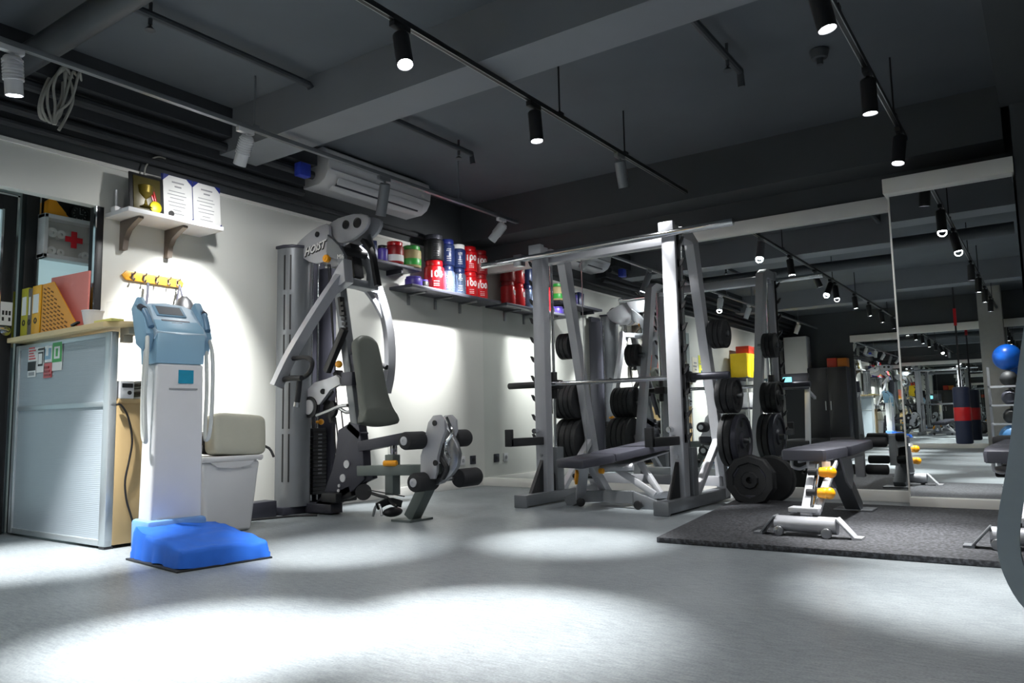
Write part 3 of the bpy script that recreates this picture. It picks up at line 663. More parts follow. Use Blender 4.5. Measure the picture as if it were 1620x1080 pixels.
# overhead housings
C1 = [(-4.916,4.000,2.146), (-4.862,4.000,2.175), (-4.801,4.000,2.202), (-4.725,4.000,2.231), (-4.643,4.000,2.254), (-4.561,4.000,2.260), (-4.525,4.000,2.239), (-4.524,4.000,2.148), (-4.538,4.000,2.054), (-4.559,4.000,1.986), (-4.603,4.000,1.957), (-4.684,4.000,1.958), (-4.767,4.000,1.985), (-4.837,4.000,2.025), (-4.884,4.000,2.068)]
h1 = part('lower_housing', lambda b: (b.prism(C1, 1, 3.985, 4.01, .006), b.prism([(p[0]+.01, 0, p[2]-.005) for p in C1], 1, 4.13, 4.155, .006)), SILV, hm)
C2 = [(-4.585,4.040,2.262), (-4.533,4.040,2.284), (-4.475,4.040,2.295), (-4.389,4.040,2.300), (-4.305,4.040,2.301), (-4.221,4.040,2.291), (-4.166,4.040,2.272), (-4.139,4.040,2.247), (-4.139,4.040,2.208), (-4.166,4.040,2.168), (-4.214,4.040,2.141), (-4.276,4.040,2.111), (-4.339,4.040,2.096), (-4.402,4.040,2.091), (-4.474,4.040,2.107), (-4.518,4.040,2.149)]
h2 = part('upper_housing', lambda b: (b.prism(C2, 1, 4.03, 4.06, .006), b.prism(C2, 1, 4.16, 4.19, .006)), SILV, hm)
for p, r in zip([(-4.814,4.090,2.121), (-4.465,4.090,2.222), (-4.322,4.090,2.239)], (.09, .07, .06)): part('pulley', lambda b: b.lathe([(0, -.02), (r, -.02), (r*.85, 0), (r, .02), (0, .02)], (p[0], 4.09, p[2]), (0, 1, 0), 24), BLK, hm)
for p, r, y, hh in zip([(-4.381,4.020,2.229), (-4.255,4.020,2.223), (-4.658,4.020,2.188)], (.035, .04, .022), (4.027, 4.027, 3.982), (h2, h2, h1)): part('housing_hole', lambda b: b.lathe([(0, 0), (r*.8, 0), (r, .006), (r, -.004), (0, -.004)], (p[0], y, p[2]), (0, -1, 0), 20), BLK, hh)
lo = [(-4.692,3.980,2.078)][0]
text_mesh('logo', 'HOIST', .085, BLK, h1, (lo[0]+.006, 3.9825, lo[2]-.006), (1, 0, .16), (0, 0, 1), shear=.35, ext=.0008, bold=.006)
text_mesh('logo', 'HOIST', .085, PAPER, h1, (lo[0], 3.981, lo[2]), (1, 0, .16), (0, 0, 1), shear=.35, ext=.001, bold=.002)
SHD = [(-4.483,3.970,2.151), (-4.439,3.970,2.104), (-4.361,3.970,2.052), (-4.298,3.970,1.964), (-4.277,3.970,1.859), (-4.283,3.970,1.757), (-4.345,3.970,1.745), (-4.332,3.970,1.866), (-4.368,3.970,1.944), (-4.453,3.970,1.966), (-4.496,3.970,2.012)]
pv = part('pivot_shield', lambda b: b.prism(SHD, 1, 3.93, 3.965, .006), GREYM, hm)
part('pivot_shield', lambda b: b.prism([(p[0], 0, p[2]) for p in SHD], 1, 4.205, 4.24, .006), GREYM, hm)
part('pivot_axle', lambda b: b.cyl((SHD[2][0], 3.96, SHD[2][2]-.04), (SHD[2][0], 4.21, SHD[2][2]-.04), .035, n=16), BLK, hm)
ms = [(-4.331,3.930,1.952)][0]
text_mesh('model_mark', 'MI6', .05, PAPER, pv, (ms[0], 3.928, ms[2]), (1, 0, -.1), (0, 0, 1))
kb = [(-4.498,3.940,1.963)][0]
part('lock_knob', lambda b: (b.cyl((kb[0], 3.96, kb[2]), (kb[0], 3.92, kb[2]), .03, n=18, bev=.006), b.cyl((kb[0], 3.922, kb[2]), (kb[0], 3.915, kb[2]), .014, n=14)), YELD, hm)
part('drop_link', lambda b: (b.beam([(-4.410,4.120,2.087), (-4.353,4.120,1.817)][0], [(-4.410,4.120,2.087), (-4.353,4.120,1.817)][1], .06, .10, (0, 1, 0)), b.ribbon([(-4.283,4.120,2.108), (-4.194,4.120,1.994), (-4.153,4.120,1.841), (-4.126,4.120,1.730)], .03, .05, (0, 1, 0), 4)), BLK, hm)
part('shackle_plate', lambda b: b.ribbon([(-4.262,4.160,2.152), (-4.227,4.160,2.046), (-4.207,4.160,1.943), (-4.173,4.160,1.830)], .04, .014, (0, 1, 0), 4), STEEL, hm)
part('crossbar', lambda b: (b.ribbon([([(-4.343,4.000,1.769)][0]), ([(-4.470,4.300,1.785)][0]), ([(-4.514,4.500,1.779)][0])], .055, .07, (1, 0, 0)), b.box(-4.42, -4.30, 4.02, 4.30, 1.74, 1.80, .006)), GREYM, hm)
def larm(b):
    P = [[(-4.304,3.970,1.848)][0], [(-4.331,3.900,1.753)][0], [(-4.363,3.800,1.600)][0], [(-4.432,3.700,1.398)][0], [(-4.515,3.610,1.175)][0], [(-4.572,3.540,0.968)][0]]
    b.ribbon(P, .05, .085, (0, 1, 0), 4)
part('press_arm', larm, SILV, hm)
part('arm_fairing', lambda b: b.prism([(-4.261,3.930,1.923), (-4.240,3.930,1.746), (-4.392,3.930,1.687), (-4.448,3.930,1.693), (-4.491,3.930,1.639), (-4.505,3.930,1.660), (-4.406,3.930,1.767), (-4.337,3.930,1.860)], 1, 3.89, 3.98, .006), SILV, hm)
def rarm(b):
    P = [[(-4.501,4.480,1.807)][0], [(-4.488,4.540,1.654)][0], [(-4.489,4.600,1.474)][0], [(-4.507,4.640,1.292)][0], [(-4.535,4.660,1.108)][0], [(-4.579,4.660,0.945)][0]]
    b.ribbon(P, .05, .085, (0, 1, 0), 4)
    b.ribbon([[(-4.500,4.350,1.779)][0], [(-4.490,4.440,1.690)][0], [(-4.498,4.550,1.565)][0]], .03, .04, (0, 1, 0), 4)
part('press_arm', rarm, SILV, hm)
gl = part('hand_grip', lambda b: (b.tube([(-4.485,3.620,1.169), (-4.374,3.620,1.171), (-4.299,3.620,1.152), (-4.278,3.620,1.115), (-4.311,3.620,1.054), (-4.386,3.620,1.021)], .017, 10, 4), b.tube([(-4.539,3.580,1.018), (-4.447,3.580,1.023), (-4.344,3.580,1.018)], .02, 12, 3), b.tube([(-4.389,3.600,1.012), (-4.401,3.600,0.922), (-4.414,3.600,0.85)], .02, 12, 3)), FOAM, hm)
part('end_cap', lambda b: b.cyl([(-4.414,3.600,0.85), (-4.420,3.600,0.818)][0], [(-4.414,3.600,0.85), (-4.420,3.600,0.818)][1], .022), STEEL, gl)
part('end_cap', lambda b: b.cyl([(-4.560,3.580,1.019), (-4.532,3.580,1.018)][0], [(-4.560,3.580,1.019), (-4.532,3.580,1.018)][1], .022), STEEL, gl)
gr = part('hand_grip', lambda b: (b.tube([(-4.653,4.600,1.202), (-4.578,4.600,1.177), (-4.505,4.600,1.151)], .022, 12, 3), b.tube([(-4.584,4.620,1.024), (-4.554,4.620,0.98)], .018, 12)), FOAM, hm)
# levers, pulleys and cables in the middle
part('lever_plate', lambda b: b.prism([(-4.849,4.060,0.958), (-4.751,4.060,1.019), (-4.604,4.060,1.042), (-4.497,4.060,1.067), (-4.461,4.060,1.040), (-4.454,4.060,0.991), (-4.568,4.060,0.957), (-4.647,4.060,0.881), (-4.690,4.060,0.843), (-4.772,4.060,0.845), (-4.840,4.060,0.887)], 1, 4.04, 4.07, .004), SILV, hm)
part('lever_hole', lambda b: b.cyl(([(-4.646,4.040,0.945)][0]), ([(-4.635,4.030,0.944)][0]), .022, n=16), BLK, hm.children[-1])
wp = [(-4.797,4.050,0.826)][0]
wl_ = part('cable_wheel', lambda b: b.lathe([(0, -.018), (.085, -.018), (.085, -.008), (.075, 0), (.085, .008), (.085, .018), (0, .018)], wp, (0, 1, 0), 28), BLK, hm)
part('wheel_hub', lambda b: b.cyl((wp[0], 4.034, wp[2]), (wp[0], 4.022, wp[2]), .058, n=24), SILV, wl_)
part('cable_wheel', lambda b: b.lathe([(0, -.018), (.07, -.018), (.06, 0), (.07, .018), (0, .018)], [(-4.648,4.120,0.807)][0], (0, 1, 0), 24), BLK, hm)
part('low_row_arm', lambda b: (b.tube([(-4.694,4.020,0.759), (-4.557,4.020,0.79), (-4.444,4.020,0.821), (-4.347,4.020,0.828)], .014, 10, 3), b.tube([(-4.554,4.120,0.815), (-4.469,4.120,0.778), (-4.420,4.120,0.787)], .014, 10, 3)), STEEL, hm)
part('pivot_fork', lambda b: (b.beam([(-4.548,4.100,1.096), (-4.483,4.100,0.994)][0], [(-4.548,4.100,1.096), (-4.483,4.100,0.994)][1], .05, .07, (0, 1, 0)), b.beam([(-4.597,4.080,0.949), (-4.714,4.080,0.854)][0], [(-4.597,4.080,0.949), (-4.714,4.080,0.854)][1], .03, .05, (0, 1, 0)), b.beam([(-4.663,4.120,0.783), (-4.626,4.120,0.703)][0], [(-4.663,4.120,0.783), (-4.626,4.120,0.703)][1], .03, .04, (0, 1, 0))), BLK, hm)
kp = [(-4.424,4.000,1.143)][0]
part('lock_knob', lambda b: b.ball(kp, .028), YELD, hm)
for (a, c) in (([(-4.665,4.100,1.966), (-4.593,4.100,1.238)]), ([(-4.643,4.100,1.963), (-4.554,4.100,0.839)]), ([(-4.603,4.100,0.718), (-4.514,4.100,0.199)]), ([(-4.568,4.100,0.741), (-4.472,4.100,0.187)]), ([(-4.504,4.100,0.789), (-4.431,4.100,0.354)]), ([(-4.902,4.120,0.738), (-4.900,4.120,0.596)])):
    part('cable', lambda b: b.cyl(a, c, .005, n=8), INK, hm)
# back pad
def bpad(b):
    # outline of the pad in its own plane: y across, z up; reclined about the Y axis
    out = [(-.085, .62), (-.11, .58), (-.12, .45), (-.125, .25), (-.15, .06), (-.19, -.03), (-.11, -.055), (0, -.065), (.11, -.055), (.19, -.03), (.15, .06), (.125, .25), (.12, .45), (.11, .58), (.085, .62), (.04, .645), (-.04, .645)]
    pts = spline([Vector((0, y, z)) for y, z in out], 3, True)
    o = Vector((-4.11, 4.09, .72)); ez = Vector((-.22, 0, .975)); ex = Vector((.975, 0, .22))
    def P(p, d, k=1): return o+Vector((0, 1, 0))*p.y*k+ez*((p.z-.28)*k+.28)+ex*d+ex*(.10*max(0, .15-p.z))
    R = [[b.bm.verts.new(P(p, d, k)) for p in pts] for d, k in ((-.035, .9), (-.03, .98), (.02, 1.), (.035, .97), (.042, .9))]
    n = len(pts)
    b.bm.faces.new(R[0][::-1]); b.bm.faces.new(R[-1])
    for X, Y in zip(R, R[1:]):
        for i in range(n): b.bm.faces.new((X[i], X[(i+1) % n], Y[(i+1) % n], Y[i]))
part('back_pad', bpad, PADG, hm, ang=60)
part('pad_carrier', lambda b: (b.beam((-4.36, 4.1, 1.22), (-4.22, 4.1, .74), .05, .06, (0, 1, 0)), b.box(-4.42, -4.30, 4.02, 4.18, .98, 1.08, .006)), DGREY, hm)
part('pad_carrier', lambda b: b.beam([(-4.391,4.100,0.68), (-4.261,4.100,0.593)][0], [(-4.391,4.100,0.68), (-4.261,4.100,0.593)][1], .06, .08, (0, 1, 0)), DGREY, hm)
# seat arm, low beam, posts
part('seat_arm', lambda b: b.beam([(-4.274,4.100,0.518), (-3.779,4.100,0.586)][0], [(-4.274,4.100,0.518), (-3.779,4.100,0.586)][1], .075, .095, (0, 1, 0)), DGREY, hm)
part('support_post', lambda b: b.box(-4.0, -3.92, 4.06, 4.14, .17, .46, .005), GRNGREY, hm)
part('inner_post', lambda b: b.box(-3.985, -3.935, 4.075, 4.125, .44, .56, .003), CHROME, hm)
kp2 = [(-3.939,4.020,0.4)][0]
part('pull_pin', lambda b: (b.cyl((kp2[0]-.04, 4.03, kp2[2]), (kp2[0]+.06, 4.06, kp2[2]), .022, n=14, bev=.004)), YELD, hm)
part('low_beam', lambda b: b.beam([(-4.281,4.100,0.338), (-3.531,4.100,0.362)][0], [(-4.281,4.100,0.338), (-3.531,4.100,0.362)][1], .075, .10, (0, 1, 0)), GRNGREY, hm)
part('link_arm', lambda b: b.beam([(-4.348,4.100,0.252), (-4.147,4.100,0.323)][0], [(-4.348,4.100,0.252), (-4.147,4.100,0.323)][1], .08, .05, (0, 1, 0)), DGREY, hm)
part('front_leg', lambda b: (b.beam([(-3.771,4.100,0.021), (-3.578,4.100,0.318)][0], [(-3.771,4.100,0.021), (-3.578,4.100,0.318)][1], .08, .10, (0, 1, 0)), b.prism([(-3.86, 3.98, 0), (-3.68, 3.98, 0), (-3.68, 4.22, 0), (-3.86, 4.22, 0)], 2, 0, .014)), GRNGREY, hm)
part('low_pulley_box', lambda b: (b.cyl([(-4.156,4.000,0.192)][0], [(-4.364,4.200,0.168)][0], .06, n=20), b.box(-4.62, -4.45, 4.0, 4.22, .10, .17, .01), b.beam([(-4.714,4.100,0.057), (-4.362,4.100,0.19)][0], [(-4.714,4.100,0.057), (-4.362,4.100,0.19)][1], .08, .08, (0, 1, 0))), BLK, hm)
rb = part('row_strap', lambda b: (b.tube([(-4.142,4.050,0.184), (-4.046,4.050,0.165), (-3.969,4.050,0.154), (-3.919,4.050,0.116), (-3.870,4.050,0.1)], .012, 8, 4), b.cyl([(-3.749,4.000,0.176)][0], [(-4.104,4.000,0.208)][0], .004, n=6)), BLK, hm)
part('foot_strap', lambda b: (b.ribbon([( -3.97, 3.95, .10), (-3.95, 4.05, .13), (-3.93, 4.16, .10)], .05, .012, (1, 0, 0), 4), b.ball((-3.92, 4.06, .055), .05, .09, .035)), BLK, hm)
part('buckle', lambda b: b.tube([(-4.01, 3.95, .03), (-3.99, 3.96, .10), (-3.95, 3.96, .11), (-3.92, 3.95, .04)], .01, 8, 3), STEEL, hm)
# leg developer
LV = [(-3.578,4.050,0.6), (-3.554,4.050,0.687), (-3.507,4.050,0.734), (-3.449,4.050,0.738), (-3.404,4.050,0.702), (-3.400,4.050,0.625), (-3.440,4.050,0.547), (-3.476,4.050,0.452), (-3.477,4.050,0.353), (-3.500,4.050,0.301), (-3.581,4.050,0.299), (-3.627,4.050,0.337), (-3.626,4.050,0.46), (-3.590,4.050,0.525)]
part('leg_lever', lambda b: (b.prism(LV, 1, 4.03, 4.055, .004), b.prism(LV, 1, 4.15, 4.175, .004)), SILV, hm)
part('lever_hole', lambda b: [b.cyl((p[0], 4.032, p[2]), (p[0], 4.024, p[2]), .02, n=16) for p in [(-3.490,4.030,0.682), (-3.487,4.030,0.41)]], BLK, hm.children[-1])
CM = [(-3.469,4.100,0.685), (-3.413,4.100,0.624), (-3.358,4.100,0.546), (-3.331,4.100,0.468), (-3.349,4.100,0.383), (-3.406,4.100,0.322), (-3.486,4.100,0.268), (-3.544,4.100,0.253), (-3.544,4.100,0.284), (-3.474,4.100,0.329), (-3.411,4.100,0.39), (-3.393,4.100,0.468), (-3.420,4.100,0.537), (-3.482,4.100,0.607)]
part('cam', lambda b: b.prism(CM, 1, 4.09, 4.13, .004), STEEL, hm)
part('cam_slot', lambda b: b.tube([(-3.454,4.080,0.538), (-3.484,4.080,0.451), (-3.434,4.080,0.374), (-3.469,4.080,0.304)], .02, 8, 4), BLK, hm)
part('cam_rod', lambda b: b.tube([(-3.379,4.020,0.719), (-3.330,4.020,0.612), (-3.381,4.020,0.548), (-3.382,4.020,0.484), (-3.349,4.020,0.438)], .012, 8, 4), CHROME, hm)
for (a, c, r, w) in (((-3.62, 3.86, .565), (-3.62, 4.06, .565), .062, 1), ((-3.52, 4.26, .57), (-3.52, 4.42, .57), .062, 0), ((-3.60, 3.93, .28), (-3.60, 4.14, .28), .066, 1), ((-3.48, 4.26, .29), (-3.48, 4.48, .29), .066, 0)):
    q = part('roller_pad', lambda b: b.cyl(a, c, r, n=24, bev=.015), FOAM, hm)
    part('hub_cap', lambda b: (b.lathe([(0, 0), (.03, 0), (.03, .006), (.012, .008), (.012, .002), (0, .002)], (a[0], a[1]-.001, a[2]) if w else (a[0], c[1]+.001, a[2]), (0, -1 if w else 1, 0), 18)), SILL, q)
part('roller_axle', lambda b: (b.cyl((-3.62, 3.87, .565), (-3.52, 4.40, .57), .014, n=10), b.cyl((-3.60, 3.94, .28), (-3.48, 4.46, .29), .014, n=10)), STEEL, hm)

# ------------------------------------------------------------------ supplement shelves
us = single('wall_shelf', 'upper dark wall shelf above the end of the tub shelf, behind the weight machine', 'shelf', lambda b: (b.box(XB, -4.86, 4.35, 5.44, 2.135, 2.165, .003), b.box(XB, -4.9, 4.5, 4.52, 2.09, 2.136), b.box(XB, -4.9, 5.2, 5.22, 2.09, 2.136)), DGREY)
ls = thing('wall_shelf', 'long dark wall shelf lined with supplement tubs', 'shelf', (XB, 6.0, 1.95))
part('board', lambda b: b.box(XB, -4.80, 5.24, 6.655, 1.955, 1.985, .003), DGREY, ls)
for y in (5.5, 5.9, 6.3):
    part('bracket', lambda b: (b.box(XB, -4.86, y-.01, y+.01, 1.935, 1.955, .002), b.box(XB, XB+.02, y-.015, y+.015, 1.84, 1.955, .002)), STEEL, ls)
ZS, ZU = 1.985, 2.165
def tub(label, y, z, r, h, body, lid, mark, x=-4.93, group=None, ink=PAPER, band=None, az=-35):
    t = thing('supplement_tub', label, 'tub', (x, y, z), group=group)
    part('jar', lambda b: b.lathe([(0, 0), (r*.93, 0), (r, .01), (r, h*.72), (r*.97, h*.78), (r*.8, h*.82), (0, h*.82)], (x, y, z), n=26), body, t)
    part('lid', lambda b: b.lathe([(0, 0), (r*.84, 0), (r*.86, h*.03), (r*.86, h*.16), (r*.82, h*.18), (0, h*.18)], (x, y, z+h*.82), n=26), lid, t)
    if band: part('label_band', lambda b: b.lathe([(r+.0005, h*.1), (r+.0012, h*.11), (r+.0012, h*.38), (r+.0005, h*.39)], (x, y, z), n=26), band, t)
    if mark:
        a = math.radians(az); nd = Vector((math.cos(a), math.sin(a), 0)); ud = Vector((0, 0, 1)); xd = ud.cross(nd)
        if mark == '100': text_mesh('print', mark, r*.95, ink, t, Vector((x, y, z+h*.52))+nd*(r+.002), xd, ud, wrap=r+.002, bold=.002)
        for q_ in ((.30, .22, .16) if mark == '100' else (.62, .56, .34, .26, .18)): text_mesh('print', '---', r*.62, ink, t, Vector((x, y, z+h*q_))+nd*(r+.003), xd, ud, wrap=r+.003)
    return t
# upper shelf
single('supplement_carton', 'small dark carton leaning at the left of the upper shelf', 'carton', lambda b: b.obox((-4.95, 4.83, ZU+.085), (.10, .12, .17), Matrix.Rotation(.1, 3, 'X'), .004), DBLUE)
tub('red and white tub on the upper shelf behind the weight machine', 5.14, ZU, .085, .21, DRED, RED, None, band=PAPER)
tub('green and tan tub on the upper shelf', 5.37, ZU, .095, .21, BEIGE, GREEN, None, band=GREEN)
tub('small dark purple tub on the upper shelf left of the red one', 4.98, ZU, .05, .15, PURP, BLK, None)
# lower shelf
tub('flat purple supplement jar lying low at the left end of the tub shelf', 5.40, ZS, .085, .10, PURP, PURP, None)
tub('small black and purple jar beside the lowest red tub', 5.545, ZS, .05, .09, BLK, PURP, None)
G = 'tubs on the long wall shelf'
tub('red tub carrying the black tub on the long shelf', 5.70, ZS, .10, .30, RED, RED, '100', group=G)
tub('black and dark grey tub stacked on a red tub', 5.70, ZS+.302, .10, .26, BLK, DGREY, 'NOX', ink=STEEL, group=G)
tub('blue silver foil tub at the bottom of the left foil stack', 5.90, ZS, .082, .28, SILVB, DBLUE, 'ISO', group=G)
tub('dark blue tub on top of the left foil stack', 5.90, ZS+.282, .082, .27, DBLUE, NAVY, 'MASS', group=G)
tub('silver foil tub at the bottom of the right foil stack', 6.08, ZS, .082, .28, SILVB, DBLUE, 'ISO', group=G)
tub('dark blue tub with pale lid on the right foil stack', 6.08, ZS+.282, .082, .25, DBLUE, PAPER, 'MASS', group=G)
tub('red tub at the bottom of the first red stack', 6.265, ZS, .088, .27, RED, RED, '100', group=G)
tub('red tub on top of the first red stack', 6.265, ZS+.272, .088, .27, RED, RED, '100', group=G)
tub('red tub at the bottom of the red stack nearest the mirror', 6.45, ZS, .085, .27, RED, DRED, '100', group=G)
tub('red tub on top of the red stack nearest the mirror', 6.45, ZS+.272, .085, .26, DRED, DRED, '100', group=G)
ot = bpy.data.objects
o1 = single('wall_outlet', 'white double wall outlet low on the left wall by the mirror', 'outlet', lambda b: (b.box(XB, XB+.012, 6.28, 6.36, .24, .33, .003)), WPL)
part('socket', lambda b: b.cyl((XB+.012, 6.32, .285), (XB+.016, 6.32, .285), .02, n=14), INKG, o1)
o2 = single('wall_outlet', 'dark wall outlet between the white outlet and the mirror', 'outlet', lambda b: (b.box(XB, XB+.012, 6.45, 6.54, .24, .33, .003)), DGREY)
part('socket', lambda b: b.cyl((XB+.012, 6.495, .285), (XB+.016, 6.495, .285), .02, n=14), BLK, o2)

# ------------------------------------------------------------------ smith machine
XN, XF = -2.31, -3.51     # near and far uprights
sm = thing('smith_machine', 'silver smith machine rack with a barbell on guide rods in front of the mirror', 'smith machine', (-2.9, 5.8, 0))
for x, s in ((XN, 1), (XF, -1)):
    part('upright', lambda b: (b.box(x-.055, x+.055, 5.40, 5.50, .02, 2.10, .006), b.box(x-.05, x+.05, 5.395, 5.505, 2.10, 2.17, .006)), SILV, sm)
    def hooks(b):
        xx = x+s*.058
        b.box(xx-.012, xx+.012, 5.43, 5.45, .50, 2.08)
        for i in range(10):
            z = .50+i*.165
            b.prism([(xx-s*.01, 0, z), (xx+s*.035, 0, z+.03), (xx+s*.055, 0, z+.075), (xx+s*.04, 0, z+.075), (xx+s*.02, 0, z+.05), (xx-s*.01, 0, z+.09)], 1, 5.43, 5.45)
    part('hook_plate', hooks, BLK, sm)
    part('guide_rod', lambda b: b.cyl((x+.015, 5.60, .10), (x+.015, 5.60, 2.12), .014, n=14), CHROME, sm)
    part('slide_block', lambda b: (b.cyl((x+.015, 5.60, .87), (x+.015, 5.60, 1.10), .030, n=18, bev=.004), b.box(x-.05, x+.08, 5.55, 5.65, .955, 1.03, .008)), BLK, sm)
    part('rear_upright', lambda b: (b.ribbon([(x+.03, 5.52, 2.12), (x+.03, 5.72, 2.12), (x+.03, 5.80, 2.08), (x+.03, 5.95, 1.45), (x+.03, 6.22, .40), (x+.03, 6.27, .03)], .085, .075, (1, 0, 0))), SILL if s > 0 else SILV, sm)
    part('skid', lambda b: (b.box(x-.045, x+.065, 5.08, 6.34, .012, .10, .006), b.box(x-.05, x+.07, 5.06, 5.09, 0, .10, .006)), GREYM, sm)
    part('gusset', lambda b: (b.prism([(x-.058, 5.40, .10), (x-.058, 5.22, .10), (x-.058, 5.40, .36)], 0, x-.015, x+.015), b.prism([(x, 5.50, .10), (x, 5.66, .10), (x, 5.50, .30)], 0, x-.03, x+.03)), BLK, sm)
    part('rod_socket', lambda b: b.box(x-.02, x+.06, 5.56, 5.66, .10, .46, .006), GREYM, sm)
    part('lower_brace', lambda b: (b.beam((x+.03, 5.62, .06), (x+.03, 6.20, .52), .05, .055, (1, 0, 0))), SILL, sm)
    sa = part('spotter_arm', lambda b: (b.box(x-.03, x+.03, 4.93, 5.40, .485, .55, .005), b.box(x-.03, x+.03, 4.92, 4.96, .485, .62, .005)), RUB, sm)
    part('pop_pin', lambda b: (b.cyl((x-.03, 5.39, .60), (x-.03, 5.34, .60), .022, n=14), b.cyl((x-.03, 5.345, .60), (x-.03, 5.33, .60), .016, n=12)), CHROME, sa)
    for z in (.30, .40): part('bolt', lambda b: b.cyl((x, 5.40, z), (x, 5.393, z), .016, n=6), STEEL, sm)
    pegs = ((6.02, 1.36, .19), (6.12, .86 if s > 0 else .855, .25 if s > 0 else .30), (6.21 if s > 0 else 6.20, .495 if s > 0 else .50, .26 if s > 0 else .30))
    for (y, z, ln) in pegs: part('plate_peg', lambda b: b.cyl((x+.03, y, z), (x+.03+s*ln, y, z), .024, n=14), STEEL, sm)
part('cross_tube', lambda b: b.box(XF-.05, XN+.05, 5.52, 5.60, 2.04, 2.12, .006), SILV, sm)
part('cross_tube', lambda b: b.box(XF, XN+.05, 6.19, 6.27, .12, .20, .006), SILV, sm)
cb = part('pull_up_bar', lambda b: b.tube([(-4.08, 5.38, 2.075), (-1.79, 5.38, 2.095)], .027, 16), CHROME, sm)
for x in (XN, XF): part('bracket', lambda b: b.box(x-.06, x+.06, 5.36, 5.42, 2.10, 2.18, .004), SILV, sm)
part('bracket', lambda b: b.box(XF-.22, XF-.14, 5.36, 5.43, 2.02, 2.12, .004), STEEL, sm)
bb = thing('barbell', 'steel barbell carried on the guide rods of the smith machine', 'barbell', (-2.95, 5.52, .985))
part('bar', lambda b: b.cyl((-3.54, 5.545, .995), (-2.26, 5.545, .995), .018, n=16), CHROME, bb)
part('sleeve', lambda b: (b.cyl((-3.93, 5.545, .995), (-3.54, 5.545, .995), .028, n=18, bev=.004)), BLK, bb)
part('sleeve', lambda b: (b.cyl((-2.26, 5.545, .995), (-1.93, 5.545, .995), .028, n=18, bev=.004)), DGREY, bb)
for x in (-3.58, -2.26): part('collar', lambda b: b.cyl((x, 5.545, .995), (x+.035, 5.545, .995), .042, n=20, bev=.004), BLK, bb)
single('counter_cable', 'thin steel cable running from the top of the smith machine to its base', 'cable', lambda b: b.cyl((-3.20, 5.62, .2), (-3.20, 5.62, 2.05), .004, n=6), STEEL)

# weight plates
def plate_proto(label, group, x0, w, y, z, r, kind, m=RUB, s=1):
    t = thing('weight_plate', label, 'weight plate', (x0, y, z-r), group=group)
    if kind == 'flat':
        part('disc', lambda b: b.lathe([(.026, 0), (r*.96, 0), (r, w*.12), (r, w*.88), (r*.96, w), (r*.88, w), (r*.86, w*.85), (.07, w*.85), (.06, w), (.026, w), (.026, 0)], (x0, y, z), (s, 0, 0), 36), m, t)
    else:   # grip plate with holes
        part('disc', lambda b: b.lathe([(.026, 0), (r*.96, 0), (r, w*.15), (r, w*.85), (r*.96, w), (r*.85, w), (r*.80, w*.7), (.075, w*.7), (.06, w), (.026, w), (.026, 0)], (x0, y, z), (s, 0, 0), 40), m, t)
        for a in (PI/2, PI*7/6, -PI/6): part('grip_hole', lambda b: b.obox((x0+s*w*.71, y+math.cos(a)*r*.60, z+math.sin(a)*r*.60), (.004, .07 if abs(math.sin(a)) > .5 else .05, .05 if abs(math.sin(a)) > .5 else .07), None, .0015), BLK, t)
    return t
def stack(label, group, x, s, widths, y, z, rs, kind='flat', mats=None, last=None):
    p = None; xx = x
    for i, w in enumerate(widths):
        r = rs[i] if isinstance(rs, (list, tuple)) else rs
        lb = last if (last and i == len(widths)-1) else label
        plate_proto(lb, group, xx, w-.003, y, z, r, kind if (i == len(widths)-1) else 'flat', (mats[i] if mats else RUB), s)
        xx += s*w
FXF, FXN = XF-.03, XN+.09
REDR = mat('red_edge_rubber', '#7c1a1c', .55)
stack('small black weight plate on the top peg of the far rear upright', 'plates on the far side of the smith machine', FXF, -1, [.045, .04, .04], 6.02, 1.36, .12)
stack('medium black weight plate on the middle peg of the far rear upright', 'plates on the far side of the smith machine', FXF, -1, [.045, .05, .05, .05, .045], 6.12, .86, .16, last='outermost medium black plate on the middle peg of the far rear upright')
stack('large black weight plate on the low peg of the far rear upright', 'plates on the far side of the smith machine', FXF, -1, [.055, .06, .06, .06], 6.20, .50, .202, last='outermost large black plate on the low peg of the far rear upright')
stack('small black weight plate on the top peg of the near rear upright', 'plates on the near side of the smith machine', FXN, 1, [.04, .04, .04], 6.02, 1.36, .12)
stack('medium black weight plate on the middle peg of the near rear upright', 'plates on the near side of the smith machine', FXN, 1, [.05, .05, .05], 6.12, .86, .145, 'grip', last='medium plate with grip holes on the outside of the near middle peg')
stack('large black weight plate on the low peg of the near rear upright', 'plates on the near side of the smith machine', FXN, 1, [.05, .055, .055], 6.21, .495, .215, 'grip', [RUB, RUB, DGREY], last='large grey plate with grip holes on the outside of the near low peg')
bp1 = thing('weight_plate', 'big black rubber plate standing on the floor beside the rack, facing the room', 'weight plate', (-1.935, 5.95, 0), group='bumper plates on the floor')
def bump(b, y):
    r = .195; R = [(.026, 0), (r*.94, 0), (r, .015), (r, .075), (r*.94, .09), (r*.7, .09), (r*.66, .075), (.07, .075), (.06, .09), (.026, .09), (.026, 0)]
    b.lathe(R, (-1.935, y, .2), (0, -1, 0), 10)
part('disc', lambda b: bump(b, 5.97), RUB, bp1, ang=30)
for a in (-PI/2, PI/6, 5*PI/6): part('grip_slot', lambda b: b.obox((-1.935+.125*math.cos(a), 5.892, .2+.125*math.sin(a)), (.075, .006, .025), Matrix.Rotation(-a-PI/2, 3, 'Y'), .002), DGREY, bp1)
bp2 = thing('weight_plate', 'black rubber plate standing behind the big floor plate', 'weight plate', (-1.93, 6.3, 0), group='bumper plates on the floor')
def bump2(b):
    b.lathe([(.026, 0), (.17, 0), (.185, .015), (.185, .07), (.17, .085), (.026, .085), (.026, 0)], (-1.865, 6.26, .19), (0, -1, 0), 28)
part('disc', bump2, RUB, bp2)

